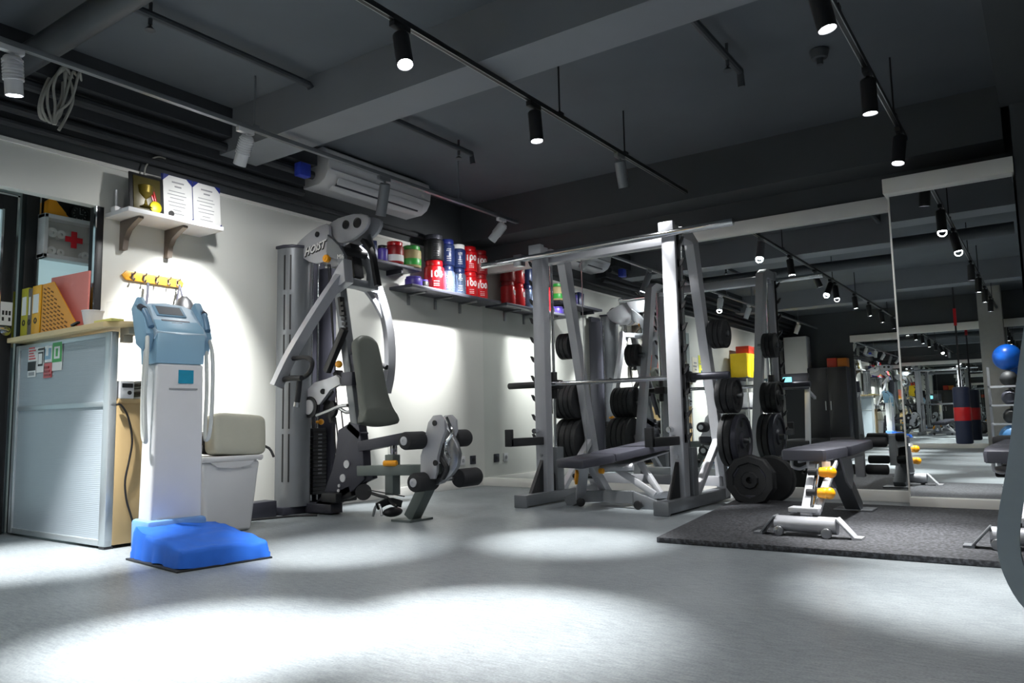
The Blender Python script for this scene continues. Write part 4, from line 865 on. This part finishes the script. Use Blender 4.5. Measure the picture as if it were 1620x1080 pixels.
# ------------------------------------------------------------------ bench inside the smith machine
b1 = thing('adjustable_bench', 'adjustable bench with a dark pad standing inside the smith machine', 'bench', (-2.92, 5.5, 0))
def slab(c0, c1, w0, w1, t, up=(0, 0, 1)):
    def f(b):
        c0v, c1v = Vector(c0), Vector(c1); d = (c1v-c0v); Ln = d.length; d.normalize()
        side = d.cross(Vector(up)).normalized(); n = side.cross(d)
        out = []
        for (u, w) in ((.0, w0*.86), (.03, w0*.97), (.08, w0), (.5, (w0+w1)/2), (.92, w1), (.97, w1*.97), (1., w1*.86)): out.append((u, w/2))
        pts = [(u, w) for u, w in out]+[(u, -w) for u, w in out[::-1]]
        rows = []
        for h, k in ((-t/2, .93), (-t*.42, .985), (t*.2, 1.), (t*.42, .97), (t/2, .90)):
            rows.append([b.bm.verts.new(c0v+d*Ln*((u-.5)*(1-(1-k)*.35)+.5)+side*w*k+n*h) for u, w in pts])
        n_ = len(pts); b.bm.faces.new(rows[0][::-1]); b.bm.faces.new(rows[-1])
        for X, Y in zip(rows, rows[1:]):
            for i in range(n_): b.bm.faces.new((X[i], X[(i+1) % n_], Y[(i+1) % n_], Y[i]))
    return f
part('seat_pad', slab((-3.02, 5.02, .355), (-2.93, 5.36, .385), .30, .34, .065), PADB, b1)
part('back_pad', slab((-2.92, 5.38, .39), (-2.72, 6.12, .475), .32, .32, .065), PADB, b1)
part('pad_frame', lambda b: (b.beam((-2.99, 5.10, .325), (-2.76, 6.0, .42), .06, .04), b.beam((-2.88, 5.45, .31), (-2.74, 6.05, .41), .22, .015)), SILL, b1)
part('front_leg', lambda b: (b.beam((-3.02, 5.25, .33), (-3.16, 5.42, .06), .075, .055), b.beam((-2.98, 5.30, .33), (-2.93, 5.50, .06), .075, .055)), SILL, b1)
part('warning_label', lambda b: (b.beam((-3.065, 5.275, .285), (-3.115, 5.335, .195), .077, .058)), ORG, b1)
part('adjuster', lambda b: (b.beam((-2.92, 5.52, .32), (-2.60, 5.62, .09), .05, .05), b.beam((-2.80, 5.75, .36), (-2.60, 5.72, .09), .045, .045), b.cyl((-2.98, 5.44, .30), (-2.72, 5.50, .31), .03, n=14)), SILL, b1)
part('pull_pin', lambda b: (b.cyl((-3.00, 5.36, .285), (-2.90, 5.34, .285), .022, n=14, bev=.004)), YELD, b1)
part('transport_handle', lambda b: b.cyl((-3.32, 5.60, .22), (-3.10, 5.55, .225), .02, n=12), BLK, b1)
part('front_foot', lambda b: (b.ribbon([(-3.28, 5.42, .02), (-3.16, 5.42, .075), (-2.95, 5.42, .085), (-2.68, 5.42, .085)], .09, .06, (0, 1, 0)), b.beam((-2.72, 5.42, .09), (-2.50, 5.41, .02), .10, .03, (0, 1, 0))), GREYM, b1)
part('spine', lambda b: b.beam((-2.92, 5.42, .06), (-2.66, 6.1, .05), .07, .05), SILL, b1)
part('rear_foot', lambda b: b.box(-2.86, -2.44, 6.05, 6.13, 0, .05, .006), GREYM, b1)
for x in (-3.12, -2.62): part('wheel', lambda b: b.cyl((x, 5.37, .035), (x, 5.345, .035), .034, n=18, bev=.004), BLK, b1)

# ------------------------------------------------------------------ rubber mat and the right hand bench
mt = single('floor_mat', 'black speckled rubber floor mat under the flat bench', 'mat', lambda b: b.prism([(-1.845, 3.99, 0), (.55, 4.06, 0), (.55, 6.14, 0), (-2.13, 6.14, 0)], 2, 0.001, .03, .003), MATR)
def bench(label, dx=0., parts_all=True):
    B = thing('flat_bench', label, 'bench', (-1.15+dx, 4.38, .03))
    zm = .03
    part('front_foot', lambda b: (b.cyl((-1.31+dx, 4.40, zm+.062), (-1.0+dx, 4.40, zm+.062), .043, n=20), b.cyl((-1.08+dx, 4.40, zm+.062), (-.985+dx, 4.40, zm+.062), .046, n=20)), SILV, B)
    part('foot_plate', lambda b: (b.beam((-.985+dx, 4.40, zm+.105), (-.90+dx, 4.40, zm+.010), .012, .09, (0, 1, 0)), b.box(-.91+dx, -.86+dx, 4.355, 4.445, zm, zm+.012)), SILL, B)
    part('foot_plate', lambda b: (b.beam((-1.305+dx, 4.40, zm+.105), (-1.385+dx, 4.40, zm+.010), .012, .09, (0, 1, 0)), b.box(-1.425+dx, -1.375+dx, 4.355, 4.445, zm, zm+.012)), GREYM, B)
    for x in (-1.03, -1.28): part('wheel', lambda b: b.cyl((x+dx, 4.355, zm+.027), (x+dx, 4.33, zm+.027), .027, n=16, bev=.004), STEEL, B)
    part('front_post', lambda b: (b.beam((-1.15+dx, 4.42, zm+.10), (-1.15+dx, 4.68, .40), .05, .055, (1, 0, 0)), b.beam((-1.10+dx, 4.44, zm+.12), (-1.07+dx, 4.80, .41), .03, .04, (1, 0, 0)), b.box(-1.24+dx, -1.08+dx, 4.40, 4.50, zm+.125, zm+.15, .004)), SILL, B)
    part('spring_rod', lambda b: b.cyl((-1.125+dx, 4.44, zm+.14), (-1.12+dx, 4.62, .40), .012, n=10), CHROME, B)
    for (y, z) in ((4.56, .365), (4.50, .255)):
        k = part('knob', lambda b: (b.cyl((-1.10+dx, y, z), (-1.05+dx, y, z), .026, .031, 16, .006), b.ball((-1.04+dx, y, z), .033)), YELD, B)
        part('knob_stem', lambda b: b.cyl((-1.16+dx, y, z), (-1.11+dx, y, z), .02, n=12), BLK, k)
    part('angle_plate', lambda b: (b.box(-1.10+dx, -1.055+dx, 4.63, 4.64, .385, .42)), PAPER, B)
    part('seat_pad', slab((-1.20+dx, 4.62, .455), (-1.19+dx, 5.05, .46), .26, .31, .065), PADB, B)
    part('back_pad', slab((-1.19+dx, 5.07, .46), (-1.17+dx, 5.92, .475), .31, .25, .065), PADB, B)
    part('spine', lambda b: (b.beam((-1.17+dx, 4.68, .40), (-1.16+dx, 5.96, .415), .06, .05)), SILL, B)
    part('under_frame', lambda b: (b.beam((-1.27+dx, 4.80, .412), (-1.25+dx, 5.8, .425), .02, .025), b.tube([(-1.29+dx, 4.72, .425), (-1.29+dx, 4.72, .385), (-1.25+dx, 4.74, .37), (-1.21+dx, 4.76, .39)], .01, 8, 3)), SILL, B)
    part('pivot_bracket', lambda b: (b.prism([(0, 5.15, .43), (0, 5.45, .43), (0, 5.52, .30), (0, 5.44, .20), (0, 5.32, .25)], 0, -1.22+dx, -1.205+dx, .003), b.prism([(0, 5.15, .43), (0, 5.45, .43), (0, 5.52, .30), (0, 5.44, .20), (0, 5.32, .25)], 0, -1.125+dx, -1.11+dx, .003)), SILV, B)
    part('rear_leg', lambda b: (b.beam((-1.17+dx, 5.30, .36), (-1.165+dx, 5.75, zm+.012), .085, .10, (1, 0, 0)), b.box(-1.29+dx, -1.04+dx, 5.66, 5.86, zm, zm+.012, .003)), GREYM, B)
    part('roller_post', lambda b: (b.box(-1.19+dx, -1.13+dx, 5.96, 6.03, .24, .50, .004)), SILL, B)
    for (z, x0, x1) in ((.485, -1.36, -.98), (.29, -1.36, -.98)):
        part('roller_pad', lambda b: (b.cyl((x0+dx, 6.03, z), (-1.19+dx, 6.03, z), .036, n=20, bev=.012), b.cyl((-1.13+dx, 6.03, z), (x1+dx, 6.03, z), .036, n=20, bev=.012)), FOAM, B)
    return B
bench('flat bench with amber adjuster knobs standing on the rubber mat')
bench('second bench mostly cut off by the grey machine at the right edge', 1.02)

# ------------------------------------------------------------------ grey machine in the right foreground
em_ = thing('cable_machine', 'grey exercise machine with a rounded frame at the right edge', 'exercise machine', (.3, 2.9, 0))
def fr(b, y, x=0):
    P = [(.135+x, y, 1.62), (-.025+x, y, .93), (-.092+x, y, .55), (-.142+x, y, .30), (-.125+x, y, .16), (-.055+x, y, .07), (.1+x, y, .045), (.6+x, y, .045), (.70+x, y, .12), (.72+x, y, .3), (.66+x, y, 1.62), (.56+x, y, 1.72), (.25+x, y, 1.72)]
    b.ribbon([Vector(p) for p in P], .06, .06, (0, 1, 0), 5, True)
part('side_frame', lambda b: fr(b, 2.90), mat('blue_grey_paint', '#8d9aa2', .4, .2), em_)
part('side_frame', lambda b: fr(b, 2.35, .55), MATS['blue_grey_paint'], em_)
part('side_panel', lambda b: b.prism([(.03, 0, 1.0), (-.06, 0, .50), (-.095, 0, .3), (-.075, 0, .17), (.0, 0, .10), (.6, 0, .09), (.66, 0, .3), (.58, 0, 1.0)], 1, 2.905, 2.915), DGREY, em_)
part('rail', lambda b: b.box(-.095, .66, 2.875, 2.90, .36, .39, .004), SILL, em_)
part('cross_tube', lambda b: (b.beam((.3, 2.93, .06), (.85, 2.35, .06), .07, .06), b.beam((.3, 2.93, 1.70), (.85, 2.35, 1.70), .07, .06)), GREYM, em_)
part('foot', lambda b: (b.cyl((.03, 2.90, 0), (.03, 2.90, .03), .035, n=18), b.cyl((.55, 2.90, 0), (.55, 2.90, .03), .035, n=18), b.cyl((.62, 2.35, 0), (.62, 2.35, .03), .035, n=18), b.cyl((1.1, 2.35, 0), (1.1, 2.35, .03), .035, n=18)), BLK, em_)

# ------------------------------------------------------------------ ceiling fittings
ac = thing('air_conditioner', 'white split air conditioner hung high on the left wall', 'air conditioner', (XB, 4.95, 2.64))
A0, A1 = 4.20, 5.49
def acb(b):
    pr = [(XB+.001, 0, 3.005), (-4.86, 0, 3.020), (-4.80, 0, 2.985), (-4.775, 0, 2.895), (-4.79, 0, 2.795), (-4.83, 0, 2.735), (-4.90, 0, 2.700), (XB+.001, 0, 2.695)]
    b.prism(pr, 1, A0, A1, .008)
part('body', acb, WPL, ac)
part('outlet', lambda b: b.beam((-4.835, A0+.14, 2.727), (-4.835, A1-.12, 2.727), .012, .10, (.7, 0, .7)), DGREY, ac)
part('louvre', lambda b: (b.beam((-4.80, A0+.12, 2.735), (-4.80, A1-.1, 2.735), .006, .06, (.35, 0, .9)), b.beam((-4.87, A0+.1, 2.690), (-4.87, A1-.1, 2.690), .006, .06, (.8, 0, .4))), WPL, ac)
part('panel_seam', lambda b: b.box(-4.785, -4.773, A0+.02, A1-.02, 2.813, 2.819), INKG, ac)
part('display', lambda b: b.box(-4.782, -4.774, 5.35, 5.39, 2.835, 2.865), PAPER, ac)
bf = single('blue_fan_box', 'small blue plastic box under the duct near the ceiling', 'box', lambda b: b.box(-4.80, -4.72, 3.86, 3.97, 2.66, 2.77, .01), mat('bright_blue', '#2a3fb0', .4))
coil = thing('cable_coil', 'coil of pale cables hanging from the duct at upper left', 'cable', (-4.8, 2.1, 2.8))
CL = [(-4.800,2.078,2.878), (-4.800,2.021,2.777), (-4.800,1.982,2.617), (-4.800,1.999,2.533), (-4.800,2.061,2.576), (-4.800,2.106,2.719), (-4.800,2.107,2.873)]
for k in range(5):
    part('loop', lambda b: b.tube([(-4.85+.012*k, 2.14+.012*k, 2.815)]+[(p[0]+.012*k, p[1]+.018*k*(.5+.5*math.sin(j*1.7+k)), p[2]-.008*k*(j % 2)) for j, p in enumerate(CL)]+[(-4.85+.012*k, 2.17+.012*k, 2.815)], .008, 8, 5), WIREM, coil)
part('loose_end', lambda b: b.tube([(-4.780,2.114,2.858), (-4.780,2.150,2.790), (-4.780,2.161,2.693), (-4.780,2.128,2.581), (-4.780,2.088,2.485)], .009, 8, 5), WIREM, coil)

LIGHTS = []
FILL = 19
def track(label, x, y0, y1, z, m, rods):
    t = thing('light_track', label, 'track', (x, y0, z))
    part('rail', lambda b: b.box(x-.017, x+.017, y0, y1, z-.012, z+.016, .002), m, t)
    part('conductor', lambda b: (b.box(x-.014, x-.010, y0+.01, y1-.01, z-.0135, z-.012), b.box(x+.010, x+.014, y0+.01, y1-.01, z-.0135, z-.012)), STEEL, t)
    for y in rods: part('hanger_rod', lambda b: (b.cyl((x, y, z+.016), (x, y, ZC), .006, n=8), b.box(x-.02, x+.02, y-.025, y+.025, z+.012, z+.03)), m, t)
    return t
T1, T2, T3, ZT1, ZT2, ZT3 = -4.2, -2.5, -.70, 2.645, 2.665, 2.60
track('left dark light track with white spotlights running beside the left wall', T1, -4.6, 6.12, ZT1, GREYM, (-3, 0, 1.3, 3.05, 5.2))
track('middle black light track with black spotlights', T2, -4.6, 6.29, ZT2, BLK, (-3, 0, 1.6, 4.16, 5.1))
track('right black light track pointing at the boxed out mirror', T3, -4.6, 5.85, ZT3, BLK, (-3, 0, 1.6, 3.75, 5.4))
def lamp(label, x, y, z, target, E, style='black', cone=44, blend=.75, length=.20, lit=True, group=None, color=(1, .995, .975)):
    """track spotlight: adapter on the rail, short arm, cylinder aimed at target; z = rail height"""
    m = {'black': BLK, 'white': WPL, 'grey': GREYM}[style]
    t = thing('track_spotlight', label, 'spotlight', (x, y, z), group=group)
    part('adapter', lambda b: b.box(x-.018, x+.018, y-.07, y+.05, z-.045, z-.0135, .003), m, t)
    part('arm', lambda b: b.cyl((x, y, z-.045), (x, y, z-.10), .010, n=10), m, t)
    p = Vector((x, y, z-.09)); d = (Vector(target)-p).normalized()
    a = p-d*.03; e = p+d*(length-.03); r = .042
    part('housing', lambda b: b.lathe([(0, 0), (r*.8, 0), (r, .01), (r, length), (r*.9, length), (r*.86, length-.012), (0, length-.012)], a, d, 24), m, t)
    if style == 'white': part('heat_sink', lambda b: [b.lathe([(r, k), (r+.007, k), (r+.007, k+.008), (r, k+.008)], a, d, 20) for k in [.02+.016*i for i in range(7)]], WPL, t)
    part('lens', lambda b: b.lathe([(0, 0), (r*.84, 0), (r*.84, .006), (0, .008)], a+d*(length-.011), d, 20), LENS if lit else LENSD, t)
    if lit and E:
        li = bpy.data.lights.new('spot', 'SPOT'); li.energy = E; li.spot_size = math.radians(cone); li.spot_blend = blend; li.shadow_soft_size = .03; li.color = color
        lo = bpy.data.objects.new('bulb', li); COL.objects.link(lo); lo.parent = t
        pos = e+d*.012; lo.matrix_basis = WM[t].inverted() @ Matrix.Translation(pos) @ d.to_track_quat('-Z', 'Y').to_matrix().to_4x4()
        LIGHTS.append(lo)
        l2 = bpy.data.lights.new('fill_spot', 'SPOT'); l2.energy = FILL; l2.spot_size = math.radians(165); l2.spot_blend = 1.; l2.shadow_soft_size = .04; l2.color = color  # second, very wide spot added at each lamp to lift the ambient light
        l2o = bpy.data.objects.new('fill_spot', l2); COL.objects.link(l2o); l2o.parent = t; l2o.matrix_basis = lo.matrix_basis.copy()
# white lamps on the left track
lamp('bright white spotlight at the far left end of the left track in view', T1, 1.60, ZT1, (-4.47, 1.95, 0), 700, 'white', 42, 1.)
lamp('white spotlight on the left track in front of the certificate shelf', T1, 2.99, ZT1, (-5.08, 3.12, 1.15), 300, 'white', 58, 1.)
lamp('small white spotlight at the far end of the left track by the mirror', T1, 5.86, ZT1, (-5.08, 5.72, 1.62), 210, 'white', 62, 1.)
lamp('grey spotlight on the left track in front of the air conditioner', T1, 4.27, ZT1, (-5.0, 4.62, .45), 330, 'grey', 44, 1., length=.26)
# black lamps on the middle track
lamp('black spotlight on the middle track nearest the camera', T2, 2.66, ZT2, (-1.62, 2.15, 0), 740, 'black', 31, 1.)
lamp('black spotlight on the middle track just past the ceiling beam', T2, 3.86, ZT2, (-2.28, 3.80, 0), 480, 'black', 31, 1.)
lamp('grey spotlight on the middle track nearest the mirror', T2, 5.02, ZT2, (-2.55, 5.95, .0), 330, 'grey', 42, 1.)
# black lamps on the right track
lamp('large black spotlight at the top of the right track', T3, 3.38, ZT3, (-.25, 3.40, 0), 420, 'black', 40, 1.)
lamp('middle black spotlight of the right track', T3, 4.50, ZT3, (-.70, 4.55, 0), 420, 'black', 38, 1.)
lamp('black spotlight of the right track nearest the mirror', T3, 5.58, ZT3, (-.95, 5.1, 0), 160, 'black', 46, 1.)
# further lamps of the same tracks behind the camera (seen in the mirrors)
bl = 'black spotlight behind the camera seen in the mirrors'
lamp(bl, T2, 1.45, ZT2, (-2.30, 1.50, 0), 740, 'black', 32, 1., group='spotlights behind the camera')
for i, y in enumerate((.1, -1.1, -2.3, -3.6)):
    lamp(bl, T2, y, ZT2, (T2+.2, y-.1, 0), 420, 'black', 36, 1., group='spotlights behind the camera')
    lamp(bl, T3, y+1.2, ZT3, (T3-.1, y+1.1 if y < .05 else 1.1, 0), 220 if y < 0 else 60, 'black', 44, 1., group='spotlights behind the camera')
for y in (.2, -1.4, -3.0): lamp('white spotlight behind the camera seen in the mirrors', T1, y, ZT1, (-4.9, y, .8), 220, 'white', 56, 1., group='white spotlights behind the camera')
lamp('added black spotlight on the middle track, out of view above the camera', T2, 1.75, ZT2, (-3.25, 2.98, 0), 560, 'black', 28, 1.)  # unseen extra lamp, added to throw a pool on the floor
single('smoke_detector', 'small dark ceiling fitting between the middle and right tracks', 'detector', lambda b: (b.cyl((-1.05, 5.0, ZC), (-1.05, 5.0, ZC-.06), .06, .05, 20, .008), b.cyl((-1.05, 5.0, ZC-.06), (-1.05, 5.0, ZC-.10), .02, n=12)), PIPE)

# ------------------------------------------------------------------ the part of the room behind the camera, seen in the mirrors
cab = thing('locker_cabinet', 'tall dark cabinet by the opposite mirror carrying boxes', 'cabinet', (-4.0, -4.8, 0))
part('carcass', lambda b: b.box(-4.45, -3.62, -4.98, -4.5, 0, 1.75, .006), DGREY, cab)
for x0, x1 in ((-4.44, -4.04), (-4.03, -3.63)): 
    d_ = part('door', lambda b: b.box(x0, x1, -4.5, -4.485, .04, 1.73, .003), BLK, cab)
    part('handle', lambda b: b.box(x1-.06 if x0 < -4.2 else x0+.04, x1-.04 if x0 < -4.2 else x0+.06, -4.485, -4.465, .8, 1.0, .003), STEEL, d_)
single('storage_box', 'red storage box on top of the dark cabinet', 'box', lambda b: b.box(-4.05, -3.84, -4.9, -4.62, 1.75, 1.96, .01), mat('brick_red', '#b8341f', .5))
single('storage_box', 'orange storage box on top of the dark cabinet', 'box', lambda b: b.box(-3.83, -3.63, -4.9, -4.62, 1.75, 1.95, .01), mat('rust_orange', '#c4711b', .5))
wc = thing('wall_cabinet', 'white cabinet hung high on the far wall above the treadmill', 'cabinet', (-4.72, -4.8, 1.6))
part('carcass', lambda b: b.box(-4.98, -4.47, -4.99, -4.66, 1.6, 2.5, .005), WPL, wc)
part('door', lambda b: b.box(-4.975, -4.475, -4.66, -4.645, 1.605, 2.495, .003), TRIMW, wc)
tm = thing('treadmill', 'treadmill with a lit display behind the camera, seen in the mirror', 'treadmill', (-4.3, -2.4, 0))
part('deck', lambda b: (b.box(-4.65, -3.95, -4.1, -2.2, 0, .20, .02)), BLK, tm)
part('belt', lambda b: b.box(-4.55, -4.05, -4.05, -2.4, .20, .205), RUB, tm)
for x in (-4.62, -3.98): part('mast', lambda b: (b.beam((x, -2.35, .10), (x, -2.55, 1.25), .06, .10, (1, 0, 0)), b.beam((x, -2.55, 1.2), (x, -3.1, 1.05), .05, .06)), SILL, tm)
part('console', lambda b: b.obox((-4.3, -2.5, 1.38), (.74, .10, .32), Matrix.Rotation(.3, 3, 'X'), .02), DGREY, tm)
part('display', lambda b: b.box(-4.42, -4.25, -2.44, -2.43, 1.33, 1.47), LCD, tm)
rk = thing('storage_rack', 'steel storage rack along the left wall carrying yellow boxes', 'rack', (-4.85, -1.5, 0))
for x in (-5.05, -4.65):
    for y in (-2.1, -.9): part('post', lambda b: b.box(x-.015, x+.015, y-.015, y+.015, 0, 1.45), STEEL, rk)
for z in (.3, .85, 1.42): part('shelf', lambda b: b.box(-5.06, -4.62, -2.13, -.87, z-.012, z+.012), DGREY, rk)
for i, y in enumerate((-1.95, -1.68, -1.41, -1.14)):
    single('file_box', ['yellow file box on the rack next to the treadmill', 'second yellow file box from the treadmill', 'third yellow file box from the treadmill', 'yellow file box nearest the camera on the rack'][i], 'box', lambda b: b.box(-5.0, -4.68, y-.12, y+.12, 1.433, 1.90, .006), mat('box_yellow', '#e8c511', .45), group='yellow file boxes on the rack')
single('storage_box', 'red box on top of the yellow file boxes', 'box', lambda b: b.box(-4.98, -4.72, -1.7, -1.3, 1.903, 2.06, .01), MATS['brick_red'])
single('duffel_bag', 'blue gym bag on the middle shelf of the rack', 'bag', lambda b: b.cushion((-4.84, -1.75, 1.0), (.34, .5, .26), None, 10, 3.), NAVY)
single('storage_tub', 'white storage tub on the middle shelf of the rack', 'tub', lambda b: b.box(-5.0, -4.68, -1.35, -1.0, .864, 1.15, .015), WPL)
for i, (y, z, c) in enumerate(((1.0-.45, 1.55, '#e9e4d2'), (.25, 1.6, '#d7d94a'), (-.05, 1.58, '#ccd8dd'))):
    po = single('wall_poster', ['cream poster on the left wall behind the camera', 'yellow green poster on the left wall behind the camera', 'pale blue poster on the left wall behind the camera'][i], 'poster', lambda b: b.box(XB+.001, XB+.006, y-.11, y+.11, z-.2, z+.2), mat('poster_%s' % ('cream', 'lime', 'blue')[i], c, .6))
    part('print', lambda b: [b.box(XB+.006, XB+.008, y-.08, y+.08-(k % 3)*.04, z-.15+k*.06, z-.125+k*.06) for k in range(5)], INKG, po)
hb = thing('punching_bag', 'navy and red punching bag hanging by a dark strap behind the camera', 'punching bag', (-1.35, -3.9, .12))
part('body', lambda b: b.cyl((-1.35, -3.9, .12), (-1.35, -3.9, 1.16), .14, n=28, bev=.03), mat('navy_vinyl', '#232b45', .5), hb)
part('band', lambda b: b.lathe([(.141, 0), (.144, .005), (.144, .24), (.141, .245)], (-1.35, -3.9, .54), n=28), RED, hb)
part('strap', lambda b: b.box(-1.365, -1.335, -3.905, -3.895, 1.16, ZC), BLK, hb)
part('strap_cuff', lambda b: b.box(-1.375, -1.325, -3.91, -3.89, 2.30, 2.62), RED, hb)
br = thing('ball_rack', 'steel rack holding exercise balls behind the camera', 'rack', (-.55, -2.9, 0))
for x in (-.85, -.25): part('post', lambda b: b.box(x-.02, x+.02, -3.02, -2.98, 0, 1.45), SILV, br)
part('base', lambda b: (b.box(-.87, -.23, -3.2, -2.6, 0, .05, .005)), SILV, br)
for z in (.47, .78, 1.09): part('rail', lambda b: (b.box(-.85, -.25, -2.86, -2.83, z, z+.03), b.box(-.85, -.25, -2.6, -2.57, z, z+.03), b.box(-.85, -.82, -3.0, -2.57, z, z+.03), b.box(-.28, -.25, -3.0, -2.57, z, z+.03)), SILV, br)
for z, r, m, l in ((.27, .21, mat('ball_blue', '#3d6f9f', .4), 'blue exercise ball on the base of the ball rack'), (.615, .13, RUB, 'black medicine ball on the lowest rail of the rack'), (.925, .13, DGREY, 'dark grey medicine ball on the middle rail of the rack'), (1.235, .13, RUB, 'black medicine ball on the top rail of the rack')):
    single('exercise_ball', l, 'ball', lambda b: b.ball((-.55, -2.72, z), r, n=24, m=16), m)
single('exercise_ball', 'bright blue exercise ball on top of the ball rack', 'ball', lambda b: b.ball((-.55, -2.86, 1.60), .22, n=24, m=16), mat('ball_bright_blue', '#1560c8', .35))
pc = struct('wall_column', lambda b: b.box(-1.0, -.62, -4.6, -4.2, 0, ZC), mat('column_grey', '#9b9a95', .6))

# ------------------------------------------------------------------ light, world, camera
w = bpy.data.worlds.new('World'); scene.world = w; w.use_nodes = True
w.node_tree.nodes['Background'].inputs[0].default_value = (.5, .5, .5, 1); w.node_tree.nodes['Background'].inputs[1].default_value = .05
cd = bpy.data.cameras.new('Camera'); cam = bpy.data.objects.new('Camera', cd); COL.objects.link(cam)
cd.sensor_width = 36; cd.lens = 1208.79/1620*36; cd.clip_start = .05; cd.clip_end = 100
yaw, pitch, roll = -.611638, .104747, -.019492
F = Vector((math.sin(yaw)*math.cos(pitch), math.cos(yaw)*math.cos(pitch), math.sin(pitch)))
R0 = Vector((math.cos(yaw), -math.sin(yaw), 0)); U0 = R0.cross(F)
Rv = R0*math.cos(roll)+U0*math.sin(roll); Uv = U0*math.cos(roll)-R0*math.sin(roll)
Mc = Matrix((Rv, Uv, -F)).transposed().to_4x4(); Mc.translation = (0, 0, .68)
cam.matrix_world = Mc
scene.camera = cam
vs = scene.view_settings; vs.view_transform = 'Standard'; vs.look = 'None'; vs.gamma = 1; vs.exposure = .88; vs.use_curve_mapping = False
scene.cycles.use_denoising = True
scene.cycles.max_bounces = 14; scene.cycles.glossy_bounces = 10; scene.cycles.diffuse_bounces = 5; scene.cycles.transmission_bounces = 8
scene.cycles.sample_clamp_indirect = 6
